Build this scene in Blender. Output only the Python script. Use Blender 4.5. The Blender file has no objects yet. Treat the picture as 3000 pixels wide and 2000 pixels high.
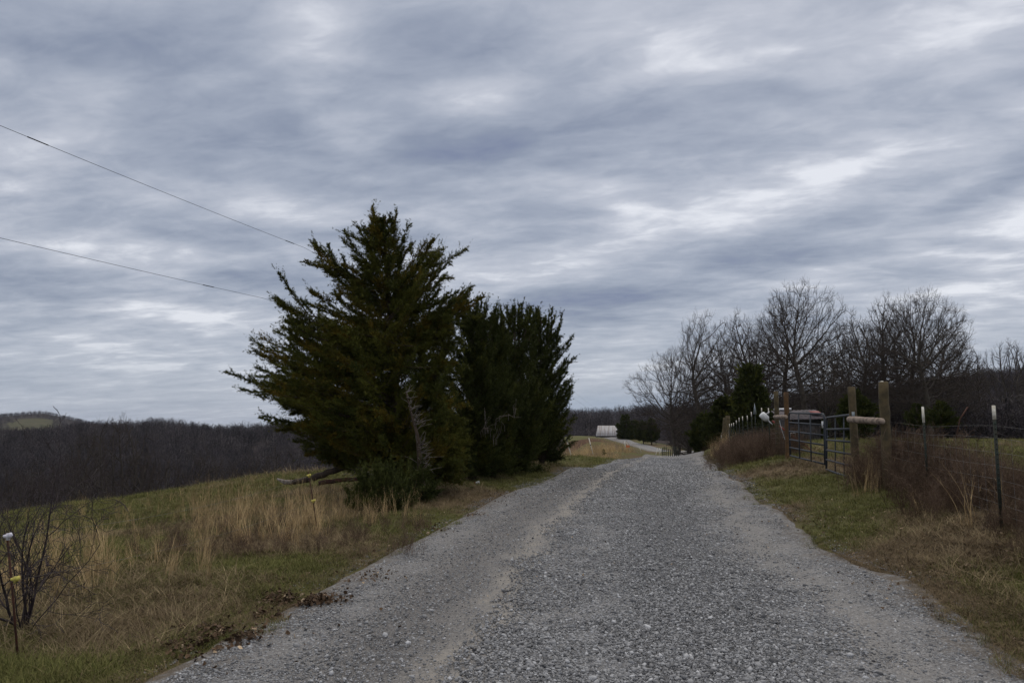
import bpy, math, random
import numpy as np
from mathutils import Vector, Matrix

C = bpy.context.scene.collection
R = math.radians
rng = np.random.default_rng(7)

# ------------------------------------------------------------------ camera
EYE = 1.6
F = 2298.0                      # focal length in pixels of the 3000 x 2000 photograph
PITCH = math.atan(232 / F)
cam_data = bpy.data.cameras.new("camera")
cam_data.sensor_width = 36.0
cam_data.lens = 36.0 * F / 3000.0
cam_data.clip_start = 0.05
cam_data.clip_end = 20000
cam = bpy.data.objects.new("camera", cam_data)
C.objects.link(cam)
cam.location = (0, 0, EYE)
cam.rotation_euler = (math.pi / 2 + PITCH, 0, 0)
bpy.context.scene.camera = cam

# ------------------------------------------------------------------ world
SUN_EL, SUN_AZ = 48, 25         # degrees; azimuth to the right of the view direction
scene = bpy.context.scene
scene.view_settings.view_transform = 'Standard'
scene.view_settings.look = 'None'
scene.view_settings.exposure = 0.0
scene.view_settings.gamma = 1.0
scene.cycles.max_bounces = 5
scene.cycles.diffuse_bounces = 3
scene.cycles.transparent_max_bounces = 4

world = bpy.data.worlds.new("World")
scene.world = world
world.use_nodes = True
wt = world.node_tree
wt.nodes.clear()


class NT:
    """small helper to write node trees"""
    def __init__(s, tree): s.t = tree
    def n(s, typ, _in=None, **kw):
        nd = s.t.nodes.new(typ)
        for k, v in kw.items(): setattr(nd, k, v)
        if _in:
            for k, v in _in.items():
                sk = nd.inputs[k]
                if isinstance(v, bpy.types.NodeSocket): s.t.links.new(v, sk)
                else: sk.default_value = v
        return nd
    def math(s, op, a, b=None, c=None, clamp=False):
        d = {0: a}
        if b is not None: d[1] = b
        if c is not None: d[2] = c
        return s.n('ShaderNodeMath', d, operation=op, use_clamp=clamp).outputs[0]
    def vmath(s, op, a, b=None):
        d = {0: a}
        if b is not None: d[1] = b
        return s.n('ShaderNodeVectorMath', d, operation=op).outputs[0]
    def mix(s, f, a, b, blend='MIX'):
        nd = s.n('ShaderNodeMix', None, data_type='RGBA', blend_type=blend)
        for i, v in ((0, f), (6, a), (7, b)):
            if isinstance(v, bpy.types.NodeSocket): s.t.links.new(v, nd.inputs[i])
            else: nd.inputs[i].default_value = (v if i == 0 else (tuple(v) + (1,) if len(v) == 3 else v))
        return nd.outputs[2]
    def ramp(s, f, stops, interp='LINEAR'):
        nd = s.n('ShaderNodeValToRGB', {0: f})
        cr = nd.color_ramp; cr.interpolation = interp
        while len(cr.elements) < len(stops): cr.elements.new(0.5)
        for e, (p, c) in zip(cr.elements, stops):
            e.position = p
            e.color = (c, c, c, 1) if isinstance(c, (int, float)) else tuple(c) + (1,)
        return nd.outputs[0]
    def noise(s, vec, scale, detail=4, rough=0.5, dist=0.0, w=None):
        d = {'Scale': scale, 'Detail': detail, 'Roughness': rough, 'Distortion': dist}
        if vec is not None: d['Vector'] = vec
        return s.n('ShaderNodeTexNoise', d).outputs[0]
    def maprange(s, v, a, b, c, d, smooth=True):
        nd = s.n('ShaderNodeMapRange', {0: v, 1: a, 2: b, 3: c, 4: d})
        nd.interpolation_type = 'SMOOTHSTEP' if smooth else 'LINEAR'
        return nd.outputs[0]


W = NT(wt)
tc = W.n('ShaderNodeTexCoord')
sep = W.n('ShaderNodeSeparateXYZ', {0: tc.outputs['Generated']})
dx, dy, dz = sep.outputs
zc = W.math('MAXIMUM', dz, 0.0)
den = W.math('ADD', zc, 0.11)
px = W.math('DIVIDE', dx, den)
py = W.math('DIVIDE', dy, den)
comb = W.n('ShaderNodeCombineXYZ', {0: px, 1: py, 2: 0.0}).outputs[0]
# the cloud bands run towards a point a little left of the view direction
rot = W.n('ShaderNodeVectorRotate', {'Vector': comb, 'Angle': R(-163)}, rotation_type='Z_AXIS').outputs[0]
m1 = W.vmath('MULTIPLY', rot, (0.66, 0.95, 1.0))
m2 = W.vmath('MULTIPLY', rot, (1.75, 2.7, 1.0))
m1 = W.vmath('ADD', m1, (3.1, 7.7, 0.0)); m2 = W.vmath('ADD', m2, (1.3, 2.2, 0.0))
n_big = W.noise(m1, 0.62, 3, 0.5, 0.1)
n_mid = W.noise(m2, 1.0, 5, 0.5, 0.35)
n_fine = W.noise(W.vmath('MULTIPLY', rot, (3.4, 5.2, 1.0)), 1.5, 7, 0.6, 0.3)
base = W.math('ADD', W.math('MULTIPLY', n_big, 0.50), W.math('MULTIPLY', n_mid, 0.52))
base = W.math('ADD', base, W.math('MULTIPLY', n_fine, 0.33))


def blob(az, el, raz, rel, amp, tilt=0.0):
    """a large soft bright or dark region of the cloud deck around a direction (degrees)"""
    a = W.math('ARCTAN2', dx, dy)
    e = W.math('ARCSINE', dz)
    da = W.math('SUBTRACT', a, R(az)); de = W.math('SUBTRACT', e, R(el))
    if tilt:
        ct, st = math.cos(R(tilt)), math.sin(R(tilt))
        da2 = W.math('ADD', W.math('MULTIPLY', da, ct), W.math('MULTIPLY', de, st))
        de = W.math('SUBTRACT', W.math('MULTIPLY', de, ct), W.math('MULTIPLY', da, st)); da = da2
    q = W.math('ADD', W.math('POWER', W.math('DIVIDE', da, R(raz)), 2.0), W.math('POWER', W.math('DIVIDE', de, R(rel)), 2.0))
    return W.math('MULTIPLY', W.math('EXPONENT', W.math('MULTIPLY', q, -1.0)), amp)


def px2ae(u, v):
    d = np.array([(u - 1500) / F, math.cos(PITCH) + (v - 1000) / F * math.sin(PITCH), math.sin(PITCH) - (v - 1000) / F * math.cos(PITCH)])
    d /= np.linalg.norm(d)
    return math.degrees(math.atan2(d[0], d[1])), math.degrees(math.asin(d[2]))


BLOBS = [  # centre in the photograph, radii in degrees, strength, tilt
    (1330, 150, 9, 3.0, -0.14, -4), (680, 340, 9, 3.6, -0.10, -18), (1350, 430, 7, 2.0, -0.09, -8), (1950, 310, 14, 2.2, -0.10, 5), (2800, 330, 7, 2.4, -0.08, 25),
    (2330, 730, 15, 1.5, -0.19, 13), (1680, 900, 8, 1.3, -0.13, 5), (2900, 560, 6, 1.0, -0.12, 20), (790, 815, 5, 1.1, -0.16, 3), (130, 840, 9, 1.3, -0.13, -3), (2000, 1010, 16, 1.1, -0.08, 3),
    (930, 130, 4, 3.2, 0.10, 60), (1400, 275, 4, 1.8, 0.13, 10), (1080, 410, 5, 1.6, 0.10, -20), (130, 480, 8, 2.0, 0.11, -8), (740, 590, 8, 1.8, 0.09, -15), (1240, 640, 7, 1.1, 0.12, 0),
    (1800, 580, 4.5, 1.3, 0.18, -10), (1900, 620, 3, .6, 0.12, -12), (2230, 560, 8, 1.4, 0.13, 14), (2700, 600, 3.5, 1.0, 0.15, 18), (2500, 490, 5, .7, 0.08, 16), (2650, 150, 9, 3.5, 0.05, 8), (1880, 120, 7, 2.6, 0.07, 0), (2960, -20, 7, 1.6, 0.06, 0),
    (430, 885, 5, .8, 0.10, -4), (600, 930, 5, .8, 0.15, 0), (560, 740, 7, .9, 0.08, 0), (2900, 830, 6, .6, 0.14, 6), (1450, 760, 7, .8, 0.06, 4), (200, 1060, 14, .9, 0.06, 0),
]
for (u, v, ra, re, am, ti) in BLOBS:
    az_, el_ = px2ae(u, v)
    base = W.math('ADD', base, blob(az_, el_, ra, re, am, ti))
cloud = W.ramp(W.maprange(base, 0.322, 0.835, 0.0, 1.0, False),
               [(0.0, (0.175, 0.21, 0.33)), (0.30, (0.265, 0.305, 0.40)), (0.55, (0.375, 0.415, 0.505)), (0.8, (0.53, 0.56, 0.64)), (1.0, (0.80, 0.82, 0.88))])
# nearer the horizon the deck is thinner and paler
hor = W.maprange(dz, 0.0, 0.15, 1.0, 0.0)
cloud = W.mix(W.math('MULTIPLY', hor, 0.62), cloud, (0.41, 0.465, 0.565))
low_blue = blob(*px2ae(1800, 1190), 12, 0.9, 0.6)
cloud = W.mix(low_blue, cloud, (0.27, 0.36, 0.50))
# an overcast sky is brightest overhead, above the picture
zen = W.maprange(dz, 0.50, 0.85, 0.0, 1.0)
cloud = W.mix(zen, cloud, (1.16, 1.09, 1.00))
sky = W.n('ShaderNodeTexSky', None, sky_type='NISHITA', sun_disc=False, sun_elevation=R(SUN_EL), sun_rotation=R(SUN_AZ))
sky_c = W.vmath('MULTIPLY', sky.outputs[0], (0.08, 0.08, 0.08))
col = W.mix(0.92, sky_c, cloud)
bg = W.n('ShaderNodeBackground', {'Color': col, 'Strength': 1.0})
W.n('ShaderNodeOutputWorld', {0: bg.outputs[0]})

sun_d = bpy.data.lights.new("sun", 'SUN')
sun_d.energy = 0.6; sun_d.angle = R(20); sun_d.color = (1.0, 0.96, 0.9)
sun = bpy.data.objects.new("sun", sun_d); C.objects.link(sun)
sun.rotation_euler = (R(90 - SUN_EL), 0, R(180 - SUN_AZ))

# ------------------------------------------------------------------ helpers


def P(u, v, d):
    """point seen at photograph pixel (u, v) at forward distance d (metres)"""
    X = (u - 1500) / F; U = -(v - 1000) / F
    Y = math.cos(PITCH) - U * math.sin(PITCH); Z = math.sin(PITCH) + U * math.cos(PITCH)
    return np.array([X / Y * d, d, EYE + Z / Y * d])


def vnoise(x, y, scale, seed=0):
    x = np.asarray(x, float) / scale + 1000 + seed * 17.3; y = np.asarray(y, float) / scale + 1000 + seed * 9.1
    xi = np.floor(x).astype(np.int64); yi = np.floor(y).astype(np.int64)
    fx = x - xi; fy = y - yi; fx = fx * fx * (3 - 2 * fx); fy = fy * fy * (3 - 2 * fy)
    def h(a, b):
        n = (a * 374761393 + b * 668265263 + seed * 69069) & 0x7fffffff
        n = ((n ^ (n >> 13)) * 1274126177) & 0x7fffffff
        return ((n ^ (n >> 16)) & 0xffff) / 65535.0
    return (h(xi, yi) * (1 - fx) + h(xi + 1, yi) * fx) * (1 - fy) + (h(xi, yi + 1) * (1 - fx) + h(xi + 1, yi + 1) * fx) * fy


def fnoise(x, y, scale, seed=0, octv=3):
    s = 0; a = 1; t = 0
    for k in range(octv):
        s = s + a * vnoise(x, y, scale / 2 ** k, seed + k * 5); t += a; a *= 0.5
    return s / t


def mesh_np(name, verts, faces, mat=None, parent=None, smooth=False, attrs=None):
    """faces: (n,k) array or list of such arrays"""
    me = bpy.data.meshes.new(name)
    if not isinstance(faces, list): faces = [faces]
    faces = [f for f in faces if len(f)]
    nl = sum(f.size for f in faces); nf = sum(len(f) for f in faces)
    me.vertices.add(len(verts)); me.loops.add(nl); me.polygons.add(nf)
    me.vertices.foreach_set('co', np.asarray(verts, np.float32).ravel())
    me.loops.foreach_set('vertex_index', np.concatenate([f.ravel() for f in faces]).astype(np.int32))
    tot = np.concatenate([np.full(len(f), f.shape[1], np.int32) for f in faces])
    st = np.concatenate([[0], np.cumsum(tot)[:-1]]).astype(np.int32)
    me.polygons.foreach_set('loop_start', st)
    me.polygons.foreach_set('loop_total', tot)
    if smooth: me.polygons.foreach_set('use_smooth', np.ones(nf, bool))
    if attrs:
        for k, a in attrs.items():
            at = me.attributes.new(k, 'FLOAT', 'POINT'); at.data.foreach_set('value', np.asarray(a, np.float32).ravel())
    me.update(calc_edges=True)
    if mat: me.materials.append(mat)
    o = bpy.data.objects.new(name, me); C.objects.link(o)
    if parent: o.parent = parent
    return o


def tag(o, label=None, cat=None, group=None, kind=None):
    if label: o['label'] = label
    if cat: o['category'] = cat
    if group: o['group'] = group
    if kind: o['kind'] = kind
    return o


def thing(name, loc, label, cat, group=None, rz=0.0):
    o = bpy.data.objects.new(name, None); C.objects.link(o)
    o.location = loc; o.rotation_euler = (0, 0, rz); o.empty_display_size = 0.2
    return tag(o, label, cat, group)


def copy_tree(o, parent=None):
    c = o.copy(); C.objects.link(c)
    if parent is not None: c.parent = parent
    for ch in list(o.children): copy_tree(ch, c)
    return c


class MB:
    """collects shapes, builds one mesh object"""
    def __init__(s): s.v = []; s.f = {}; s.n = 0
    def add(s, v, f):
        v = np.asarray(v, float); f = np.asarray(f, int)
        s.f.setdefault(f.shape[1], []).append(f + s.n); s.v.append(v); s.n += len(v)
    def box(s, c, size, rot=None):
        sx, sy, sz = [q / 2 for q in size]
        v = np.array([(x, y, z) for x in (-sx, sx) for y in (-sy, sy) for z in (-sz, sz)])
        if rot is not None: v = v @ np.array(rot).T
        s.add(v + np.array(c), [(0, 1, 3, 2), (4, 6, 7, 5), (0, 4, 5, 1), (2, 3, 7, 6), (0, 2, 6, 4), (1, 5, 7, 3)])
    def tube(s, pts, r, sides=8, cap=True):
        pts = np.asarray(pts, float); n = len(pts); r = np.broadcast_to(np.asarray(r, float), (n,))
        t = np.gradient(pts, axis=0); t /= np.linalg.norm(t, axis=1)[:, None] + 1e-12
        a = np.array([0, 0, 1.0]) if abs(t[0][2]) < 0.9 else np.array([1.0, 0, 0])
        rings = []
        for i in range(n):
            b = np.cross(t[i], a); b /= np.linalg.norm(b) + 1e-12; a = np.cross(b, t[i])
            an = np.arange(sides) / sides * 2 * math.pi
            rings.append(pts[i] + r[i] * (np.cos(an)[:, None] * a + np.sin(an)[:, None] * b))
        v = np.concatenate(rings); k = np.arange(sides); k2 = (k + 1) % sides
        f = np.concatenate([np.stack([i * sides + k, i * sides + k2, (i + 1) * sides + k2, (i + 1) * sides + k], 1) for i in range(n - 1)])
        s.add(v, f)
        if cap:
            s.f.setdefault(sides, []).append(np.array([k[::-1] + s.n - len(v), (n - 1) * sides + k + s.n - len(v)]))
    def build(s, name, mat, parent=None, smooth=False, attrs=None):
        return mesh_np(name, np.concatenate(s.v), [np.concatenate(a) for a in s.f.values()], mat, parent, smooth, attrs)


def seg_tubes(P0, P1, R0, R1, sides=3):
    P0, P1 = np.asarray(P0), np.asarray(P1); R0, R1 = np.asarray(R0), np.asarray(R1)
    d = P1 - P0; d /= np.linalg.norm(d, axis=1)[:, None] + 1e-9
    up = np.where(np.abs(d[:, 2:3]) < 0.8, np.array([[0, 0, 1.0]]), np.array([[1.0, 0, 0]]))
    a = np.cross(d, up); a /= np.linalg.norm(a, axis=1)[:, None]; b = np.cross(d, a)
    an = np.arange(sides) / sides * 2 * math.pi; n = len(P0)
    ring = np.cos(an)[None, :, None] * a[:, None] + np.sin(an)[None, :, None] * b[:, None]
    v = np.concatenate([P0[:, None] + ring * R0[:, None, None], P1[:, None] + ring * R1[:, None, None]], 1).reshape(-1, 3)
    k = np.arange(sides); k2 = (k + 1) % sides
    f = np.stack([k, k2, k2 + sides, k + sides], 1)
    f = (f[None] + (np.arange(n) * sides * 2)[:, None, None]).reshape(-1, 4)
    return v, f


# ------------------------------------------------------------------ materials
def mat(name, base, rough=0.9, var=0.0, scale=5.0, col2=None, bump=0.0, bscale=20.0, metallic=0.0, island=0.0, coord='Object', spec=0.3, objrand=0.0, detail=5):
    m = bpy.data.materials.new(name); m.use_nodes = True
    T = NT(m.node_tree); m.node_tree.nodes.clear()
    tc = T.n('ShaderNodeTexCoord').outputs[coord]
    col2 = col2 or tuple(c * (1 - var) for c in base)
    n = T.noise(tc, scale, detail, 0.6)
    f = T.maprange(n, 0.35, 0.65, 0, 1)
    c = T.mix(f, base, col2)
    if island or objrand:
        src = T.n('ShaderNodeNewGeometry').outputs['Random Per Island'] if island else T.n('ShaderNodeObjectInfo').outputs['Random']
        k = island or objrand
        g = T.math('ADD', T.math('MULTIPLY', src, 2 * k), 1 - k)
        c = T.vmath('MULTIPLY', c, T.n('ShaderNodeCombineXYZ', {0: g, 1: g, 2: g}).outputs[0])
    b = T.n('ShaderNodeBsdfPrincipled', {'Base Color': c, 'Roughness': rough, 'Metallic': metallic, 'Specular IOR Level': spec})
    if bump:
        nb = T.noise(tc, bscale, 5, 0.65)
        T.t.links.new(T.n('ShaderNodeBump', {'Strength': bump, 'Height': nb, 'Distance': 0.02}).outputs[0], b.inputs['Normal'])
    T.n('ShaderNodeOutputMaterial', {0: b.outputs[0]})
    return m


M = dict(
    cedar=mat('cedar_foliage', (0.100, 0.102, 0.018), 0.8, scale=1.3, col2=(0.054, 0.064, 0.014), island=0.45, spec=0.15),
    cedar_warm=mat('cedar_foliage_warm', (0.155, 0.112, 0.016), 0.8, scale=1.7, col2=(0.065, 0.070, 0.014), island=0.45, spec=0.15),
    cedar_dark=mat('cedar_foliage_dark', (0.066, 0.076, 0.020), 0.85, scale=1.5, col2=(0.040, 0.050, 0.015), island=0.4, spec=0.12),
    pine=mat('pine_needles', (0.078, 0.078, 0.050), 0.9, scale=1.5, col2=(0.060, 0.056, 0.042), island=0.4, spec=0.1),
    cedar_bark=mat('cedar_bark', (0.085, 0.062, 0.045), 0.95, scale=14, col2=(0.045, 0.034, 0.027), bump=0.5, bscale=40),
    dead=mat('dead_wood', (0.30, 0.27, 0.25), 0.9, scale=18, col2=(0.12, 0.10, 0.085), bump=0.4, bscale=40),
    twig_pale=mat('pale_twig', (0.145, 0.128, 0.125), 0.95, scale=0.5, col2=(0.09, 0.08, 0.08), objrand=0.4),
    bark=mat('bare_bark', (0.085, 0.073, 0.062), 0.95, scale=3, col2=(0.05, 0.043, 0.037), bump=0.4, bscale=14),
    twig=mat('bare_twig', (0.072, 0.058, 0.050), 0.95, scale=2, col2=(0.045, 0.036, 0.033)),
    twig_far=mat('far_twig', (0.070, 0.060, 0.066), 0.95, scale=0.5, col2=(0.038, 0.034, 0.040), objrand=0.6),
    wood=mat('treated_post', (0.115, 0.088, 0.046), 0.85, scale=6, col2=(0.062, 0.050, 0.030), bump=0.3, bscale=30),
    wood_rust=mat('brown_post', (0.13, 0.072, 0.030), 0.85, scale=6, col2=(0.075, 0.048, 0.028), bump=0.3, bscale=30),
    log=mat('weathered_log', (0.36, 0.29, 0.235), 0.9, scale=9, col2=(0.13, 0.10, 0.085), bump=0.5, bscale=30),
    gate=mat('gate_paint', (0.032, 0.039, 0.050), 0.60, scale=8, col2=(0.024, 0.030, 0.040), spec=0.3),
    tpost=mat('tpost_green', (0.018, 0.032, 0.026), 0.6, scale=20, col2=(0.03, 0.028, 0.02)),
    white=mat('white_paint', (0.80, 0.78, 0.72), 0.6, scale=25, col2=(0.60, 0.56, 0.46)),
    white_clean=mat('white_plastic', (0.78, 0.80, 0.82), 0.4, scale=10, col2=(0.66, 0.68, 0.70)),
    wire=mat('fence_wire', (0.20, 0.20, 0.20), 0.5, metallic=0.4, scale=9, col2=(0.10, 0.085, 0.07)),
    wire_black=mat('power_wire', (0.015, 0.015, 0.016), 0.6, scale=3, var=0.3),
    rust=mat('rusty_metal', (0.085, 0.034, 0.022), 0.85, scale=10, col2=(0.04, 0.022, 0.016), bump=0.2),
    red=mat('red_paint', (0.23, 0.025, 0.018), 0.6, scale=9, col2=(0.13, 0.022, 0.016)),
    galv=mat('galvanised_metal', (0.30, 0.34, 0.36), 0.5, metallic=0.5, scale=10, col2=(0.2, 0.23, 0.25)),
    yellow=mat('yellow_plastic', (0.62, 0.55, 0.13), 0.5, scale=30, col2=(0.48, 0.42, 0.10)),
    lilac=mat('pale_plastic', (0.72, 0.72, 0.80), 0.5, scale=30, col2=(0.58, 0.57, 0.66)),
    orange=mat('orange_flag', (0.75, 0.12, 0.04), 0.8, scale=20, var=0.2),
    plank=mat('weathered_plank', (0.085, 0.078, 0.078), 0.9, scale=4, col2=(0.042, 0.038, 0.038), bump=0.3, bscale=12),
    pole=mat('utility_pole_wood', (0.10, 0.085, 0.06), 0.9, scale=3, var=0.3),
    shade=mat('shed_painted_shade', (0.03, 0.028, 0.026), 0.95, scale=3, var=0.3),  # near-black colour that stands in for shade under the shed eave
    grass_g=mat('green_grass', (0.098, 0.112, 0.030), 0.85, scale=9, col2=(0.162, 0.150, 0.055), objrand=0.4, spec=0.15),
    grass_d=mat('dry_short_grass', (0.225, 0.168, 0.098), 0.9, scale=9, col2=(0.110, 0.082, 0.052), objrand=0.4, spec=0.15),
    straw=mat('pale_straw', (0.34, 0.27, 0.16), 0.9, scale=9, col2=(0.20, 0.155, 0.09), objrand=0.4, spec=0.15),
    sedge=mat('golden_sedge', (0.56, 0.42, 0.23), 0.9, scale=5, col2=(0.32, 0.22, 0.11), objrand=0.4, spec=0.15),
    weed=mat('brown_weed', (0.155, 0.108, 0.076), 0.95, scale=6, col2=(0.085, 0.058, 0.044), objrand=0.45, spec=0.1),
    leaf=mat('dead_leaf', (0.115, 0.070, 0.038), 0.8, scale=9, col2=(0.050, 0.033, 0.022), objrand=0.5, spec=0.25),
    leaf_pale=mat('pale_leaf', (0.46, 0.36, 0.25), 0.8, scale=9, col2=(0.30, 0.22, 0.14), objrand=0.4, spec=0.25),
    shrub=mat('shrub_bark', (0.060, 0.046, 0.052), 0.8, scale=9, col2=(0.035, 0.027, 0.030), spec=0.3),
)


def stone_material(name, a, b, var):
    m = bpy.data.materials.new(name); m.use_nodes = True
    T = NT(m.node_tree); m.node_tree.nodes.clear()
    r = T.n('ShaderNodeObjectInfo').outputs['Random']
    c = T.ramp(r, [(0.0, a), (0.45, tuple((x + y) / 2 for x, y in zip(a, b))), (0.9, b), (1.0, tuple(min(x * 1.6, 0.7) for x in b))])
    g = T.n('ShaderNodeNewGeometry').outputs['Position']
    n = T.noise(g, 60, 3, 0.6)
    c = T.mix(T.maprange(n, 0.3, 0.75, 0, 0.45), c, (0.16, 0.15, 0.14))
    bs = T.n('ShaderNodeBsdfPrincipled', {'Base Color': c, 'Roughness': 0.85, 'Specular IOR Level': 0.3})
    T.n('ShaderNodeOutputMaterial', {0: bs.outputs[0]})
    return m


M['stone'] = stone_material('limestone_gravel', (0.085, 0.09, 0.10), (0.37, 0.38, 0.40), 0)

# ------------------------------------------------------------------ road plan
# measured at the photograph: left edge, right edge as x(y)
YL = np.array([-400, -30, 0, 4.8, 7.2, 10.8, 16.7, 20.2, 24.8, 40, 50, 75, 100, 120, 145, 170, 200, 240, 262])
XL = np.array([-12, -4.2, -2.65, -2.38, -2.05, -1.34, -.35, .48, 1.74, 5.0, 7.1, 13.2, 19.8, 24.9, 28.4, 29.2, 28.6, 27.2, 27.0])
YR = np.array([-400, -30, 0, 4.8, 7.2, 10.8, 16.7, 24.8, 40, 50, 75, 100, 120, 145, 170, 200, 240, 262])
XR = np.array([-6.5, 1.2, 3.2, 3.48, 3.80, 4.06, 5.1, 6.65, 9.85, 12.0, 18.2, 24.6, 29.6, 33.0, 33.4, 33.2, 33.0, 33.0])
xl = lambda y: np.interp(y, YL, XL)
xr = lambda y: np.interp(y, YR, XR)
xc = lambda y: (xl(y) + xr(y)) / 2
ROAD_Z = [(-400, 2.0), (-30, 0.1), (0, 0), (5, 0), (10, 0), (16, 0), (22, -.01), (28, -.12), (34, -.27), (40, -.45), (44, -.56), (50, -.95), (60, -1.75), (75, -2.75), (90, -3.2),
          (100, -3.15), (110, -3.05), (120, -3.05), (132, -3.5), (150, -4.6), (170, -4.75), (185, -4.45), (200, -4.25), (220, -3.8), (240, -3.45), (262, -3.6)]

cp = []
def g(u, v, d): cp.append(P(u, v, d))
def gx(x, y, z): cp.append(np.array([x, y, z]))
for (y, z) in ROAD_Z:
    gx(float(xl(y)), y, z - .02); gx(float(xr(y)), y, z - .02)
    if y < 130: gx(float(xc(y)), y, z)
# right bank, gate and pasture
g(2925, 1540, 8.8); g(2715, 1460, 12); g(2505, 1400, 15.5); g(2420, 1383, 19.3); g(2305, 1345, 23.6); g(2262, 1330, 27.5)
g(2202, 1332, 33); g(2166, 1328, 38); g(2132, 1316, 45); gx(5.0, 4.0, .33); gx(4.6, 0, .3); gx(4.2, -15, .3)
gx(4.4, 9, .12); gx(5.2, 14, .20); gx(6.5, 20, .20); gx(7.7, 26, .12)
g(2800, 1395, 18); g(2950, 1360, 24); g(2500, 1320, 30); g(2700, 1315, 36); g(2950, 1312, 38); g(2400, 1292, 54); g(2500, 1288, 60); g(2700, 1289, 60); g(2950, 1289, 60)
gx(18, 5, .5); gx(40, 10, .5); gx(60, 40, -.5); gx(26, 72, -.6); gx(45, 85, -1.5); gx(60, 75, -1.0)
g(2120, 1305, 62); g(2090, 1318, 85); gx(40, 120, -3.6); gx(70, 110, -2.5)
gx(60, 180, -2); gx(110, 180, 1.5); gx(150, 250, 7.5); gx(110, 300, 3.5); gx(210, 340, 14); gx(70, 260, -4); gx(90, 100, 0); gx(150, 120, 3)
# left verge and pasture
gx(-3.2, 4.8, -.03); gx(-3.3, 7, -.08); g(0, 1700, 8.2); g(0, 1600, 12.2); g(0, 1540, 18.6); g(0, 1512, 23.5); g(0, 1518, 20); g(350, 1474, 22); g(700, 1427, 24); g(350, 1468, 26); g(700, 1421, 28.5); g(850, 1402, 29.5)
g(300, 1560, 14.8); g(600, 1480, 17.5); g(900, 1440, 19.5); g(1050, 1420, 20); g(1240, 1440, 17.6); g(1400, 1411, 20.7); g(1500, 1390, 23); g(1590, 1362, 26)
gx(-9, 8, -.35); gx(-14, 12, -1.0); gx(-18, 6, -1.1); gx(-30, 10, -4.5); gx(-8, -5, -.2); gx(-25, -20, -2)
g(1680, 1342, 46); g(1737, 1327, 62); g(1640, 1340, 44); g(1800, 1345, 42); g(1890, 1338, 50); g(1830, 1325, 72); g(1700, 1309, 85); g(1850, 1318, 98); g(1790, 1310, 100); g(1880, 1326, 92); g(1850, 1312, 118); g(1890, 1322, 122); g(1920, 1330, 135); g(1830, 1306, 145)
g(1700, 1288, 120); g(1660, 1296, 118); g(1745, 1283, 125); g(1780, 1284, 250); g(1830, 1290, 250); g(1900, 1296, 215); g(1650, 1280, 250); gx(15, 150, -3.0); gx(20, 200, -3.8)
gx(-11, 36, -4.0); gx(-6, 40, -3.6); gx(-25, 34, -5.5); gx(0, 60, -4.2); gx(5, 85, -3.8)
gx(-12, 75, -12); gx(-40, 60, -13); gx(-25, 90, -15); gx(-70, 100, -18); gx(-5, 130, -12); gx(-50, 160, -24); gx(-120, 150, -25); gx(0, 200, -16); gx(-20, 300, -22); gx(-100, 260, -27); gx(-200, 250, -27); gx(60, 330, -16); gx(120, 400, -4)
# near ridge across the valley (d 560); v of its tree tops
TREE_H = 7.0
for (u, v) in ((-900, 1262), (-500, 1262), (-200, 1262), (0, 1264), (150, 1262), (250, 1244), (383, 1238), (478, 1232), (574, 1245), (620, 1253), (765, 1247), (950, 1240), (1250, 1230), (1560, 1212), (1640, 1206), (1780, 1199), (1900, 1192), (2150, 1186), (2500, 1170), (2900, 1160), (3500, 1150)):
    p = P(u, v, 560); gx(p[0], 560, p[2] - TREE_H); gx(p[0] * 1.2, 680, p[2] - TREE_H - 9)
    gx(p[0] * .72, 400, (p[2] - TREE_H) * .5 - 11)
# far hill with the clearing (d 1800)
for (u, v, d) in ((-900, 1215, 1800), (-400, 1210, 1800), (0, 1207, 1800), (60, 1201, 1800), (130, 1197, 1800), (210, 1214, 1800), (300, 1234, 1800), (500, 1262, 1800), (800, 1290, 1800), (1500, 1290, 1800), (2200, 1290, 1800), (3200, 1280, 1800)):
    p = P(u, v, d); gx(p[0], d, p[2] - 11); gx(p[0] * 1.25, 2300, p[2] - 50)
    q = P(u, 1232 + (v - 1232) * .3 + 42, 1250); gx(q[0], 1250, q[2] - 14)
    gx(p[0] * .5, 900, -30)
for (x, y) in ((-400, -400), (0, -400), (400, -400), (-2600, 0), (2600, 0), (-2600, 3100), (2600, 3100), (0, 3100), (-300, 0), (300, 0), (-1000, 300), (1000, 300)):
    gx(x, y, -8 if x < 0 else 3)
CP = np.array(cp)
_, keep = np.unique(np.round(CP[:, :2], 1), axis=0, return_index=True)
CP = CP[np.sort(keep)]
def warp(x, y):
    # stretch the near part so that far control points do not dominate
    r = np.hypot(x, y); k = np.where(r > 1e-6, 60 * np.log1p(r / 60) / np.maximum(r, 1e-6), 1.0)
    return x * k, y * k
CX, CY = warp(CP[:, 0], CP[:, 1])
def kern(ax, ay): return np.sqrt((ax[:, None] - CX[None]) ** 2 + (ay[:, None] - CY[None]) ** 2 + 1.2 ** 2)
A = kern(CX, CY) + np.eye(len(CX)) * -0.02
n_ = len(CX)
AA = np.block([[A, np.ones((n_, 1))], [np.ones((1, n_)), np.zeros((1, 1))]])
sol = np.linalg.solve(AA, np.concatenate([CP[:, 2], [0]]))
def H(x, y):
    x = np.atleast_1d(np.asarray(x, float)); y = np.atleast_1d(np.asarray(y, float)); sh = x.shape
    x = x.ravel(); y = y.ravel(); out = np.empty(len(x))
    wx, wy = warp(x, y)
    for i in range(0, len(x), 20000):
        out[i:i + 20000] = kern(wx[i:i + 20000], wy[i:i + 20000]) @ sol[:-1] + sol[-1]
    return out.reshape(sh)
def Hs(x, y): return float(H(x, y)[0])
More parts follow.
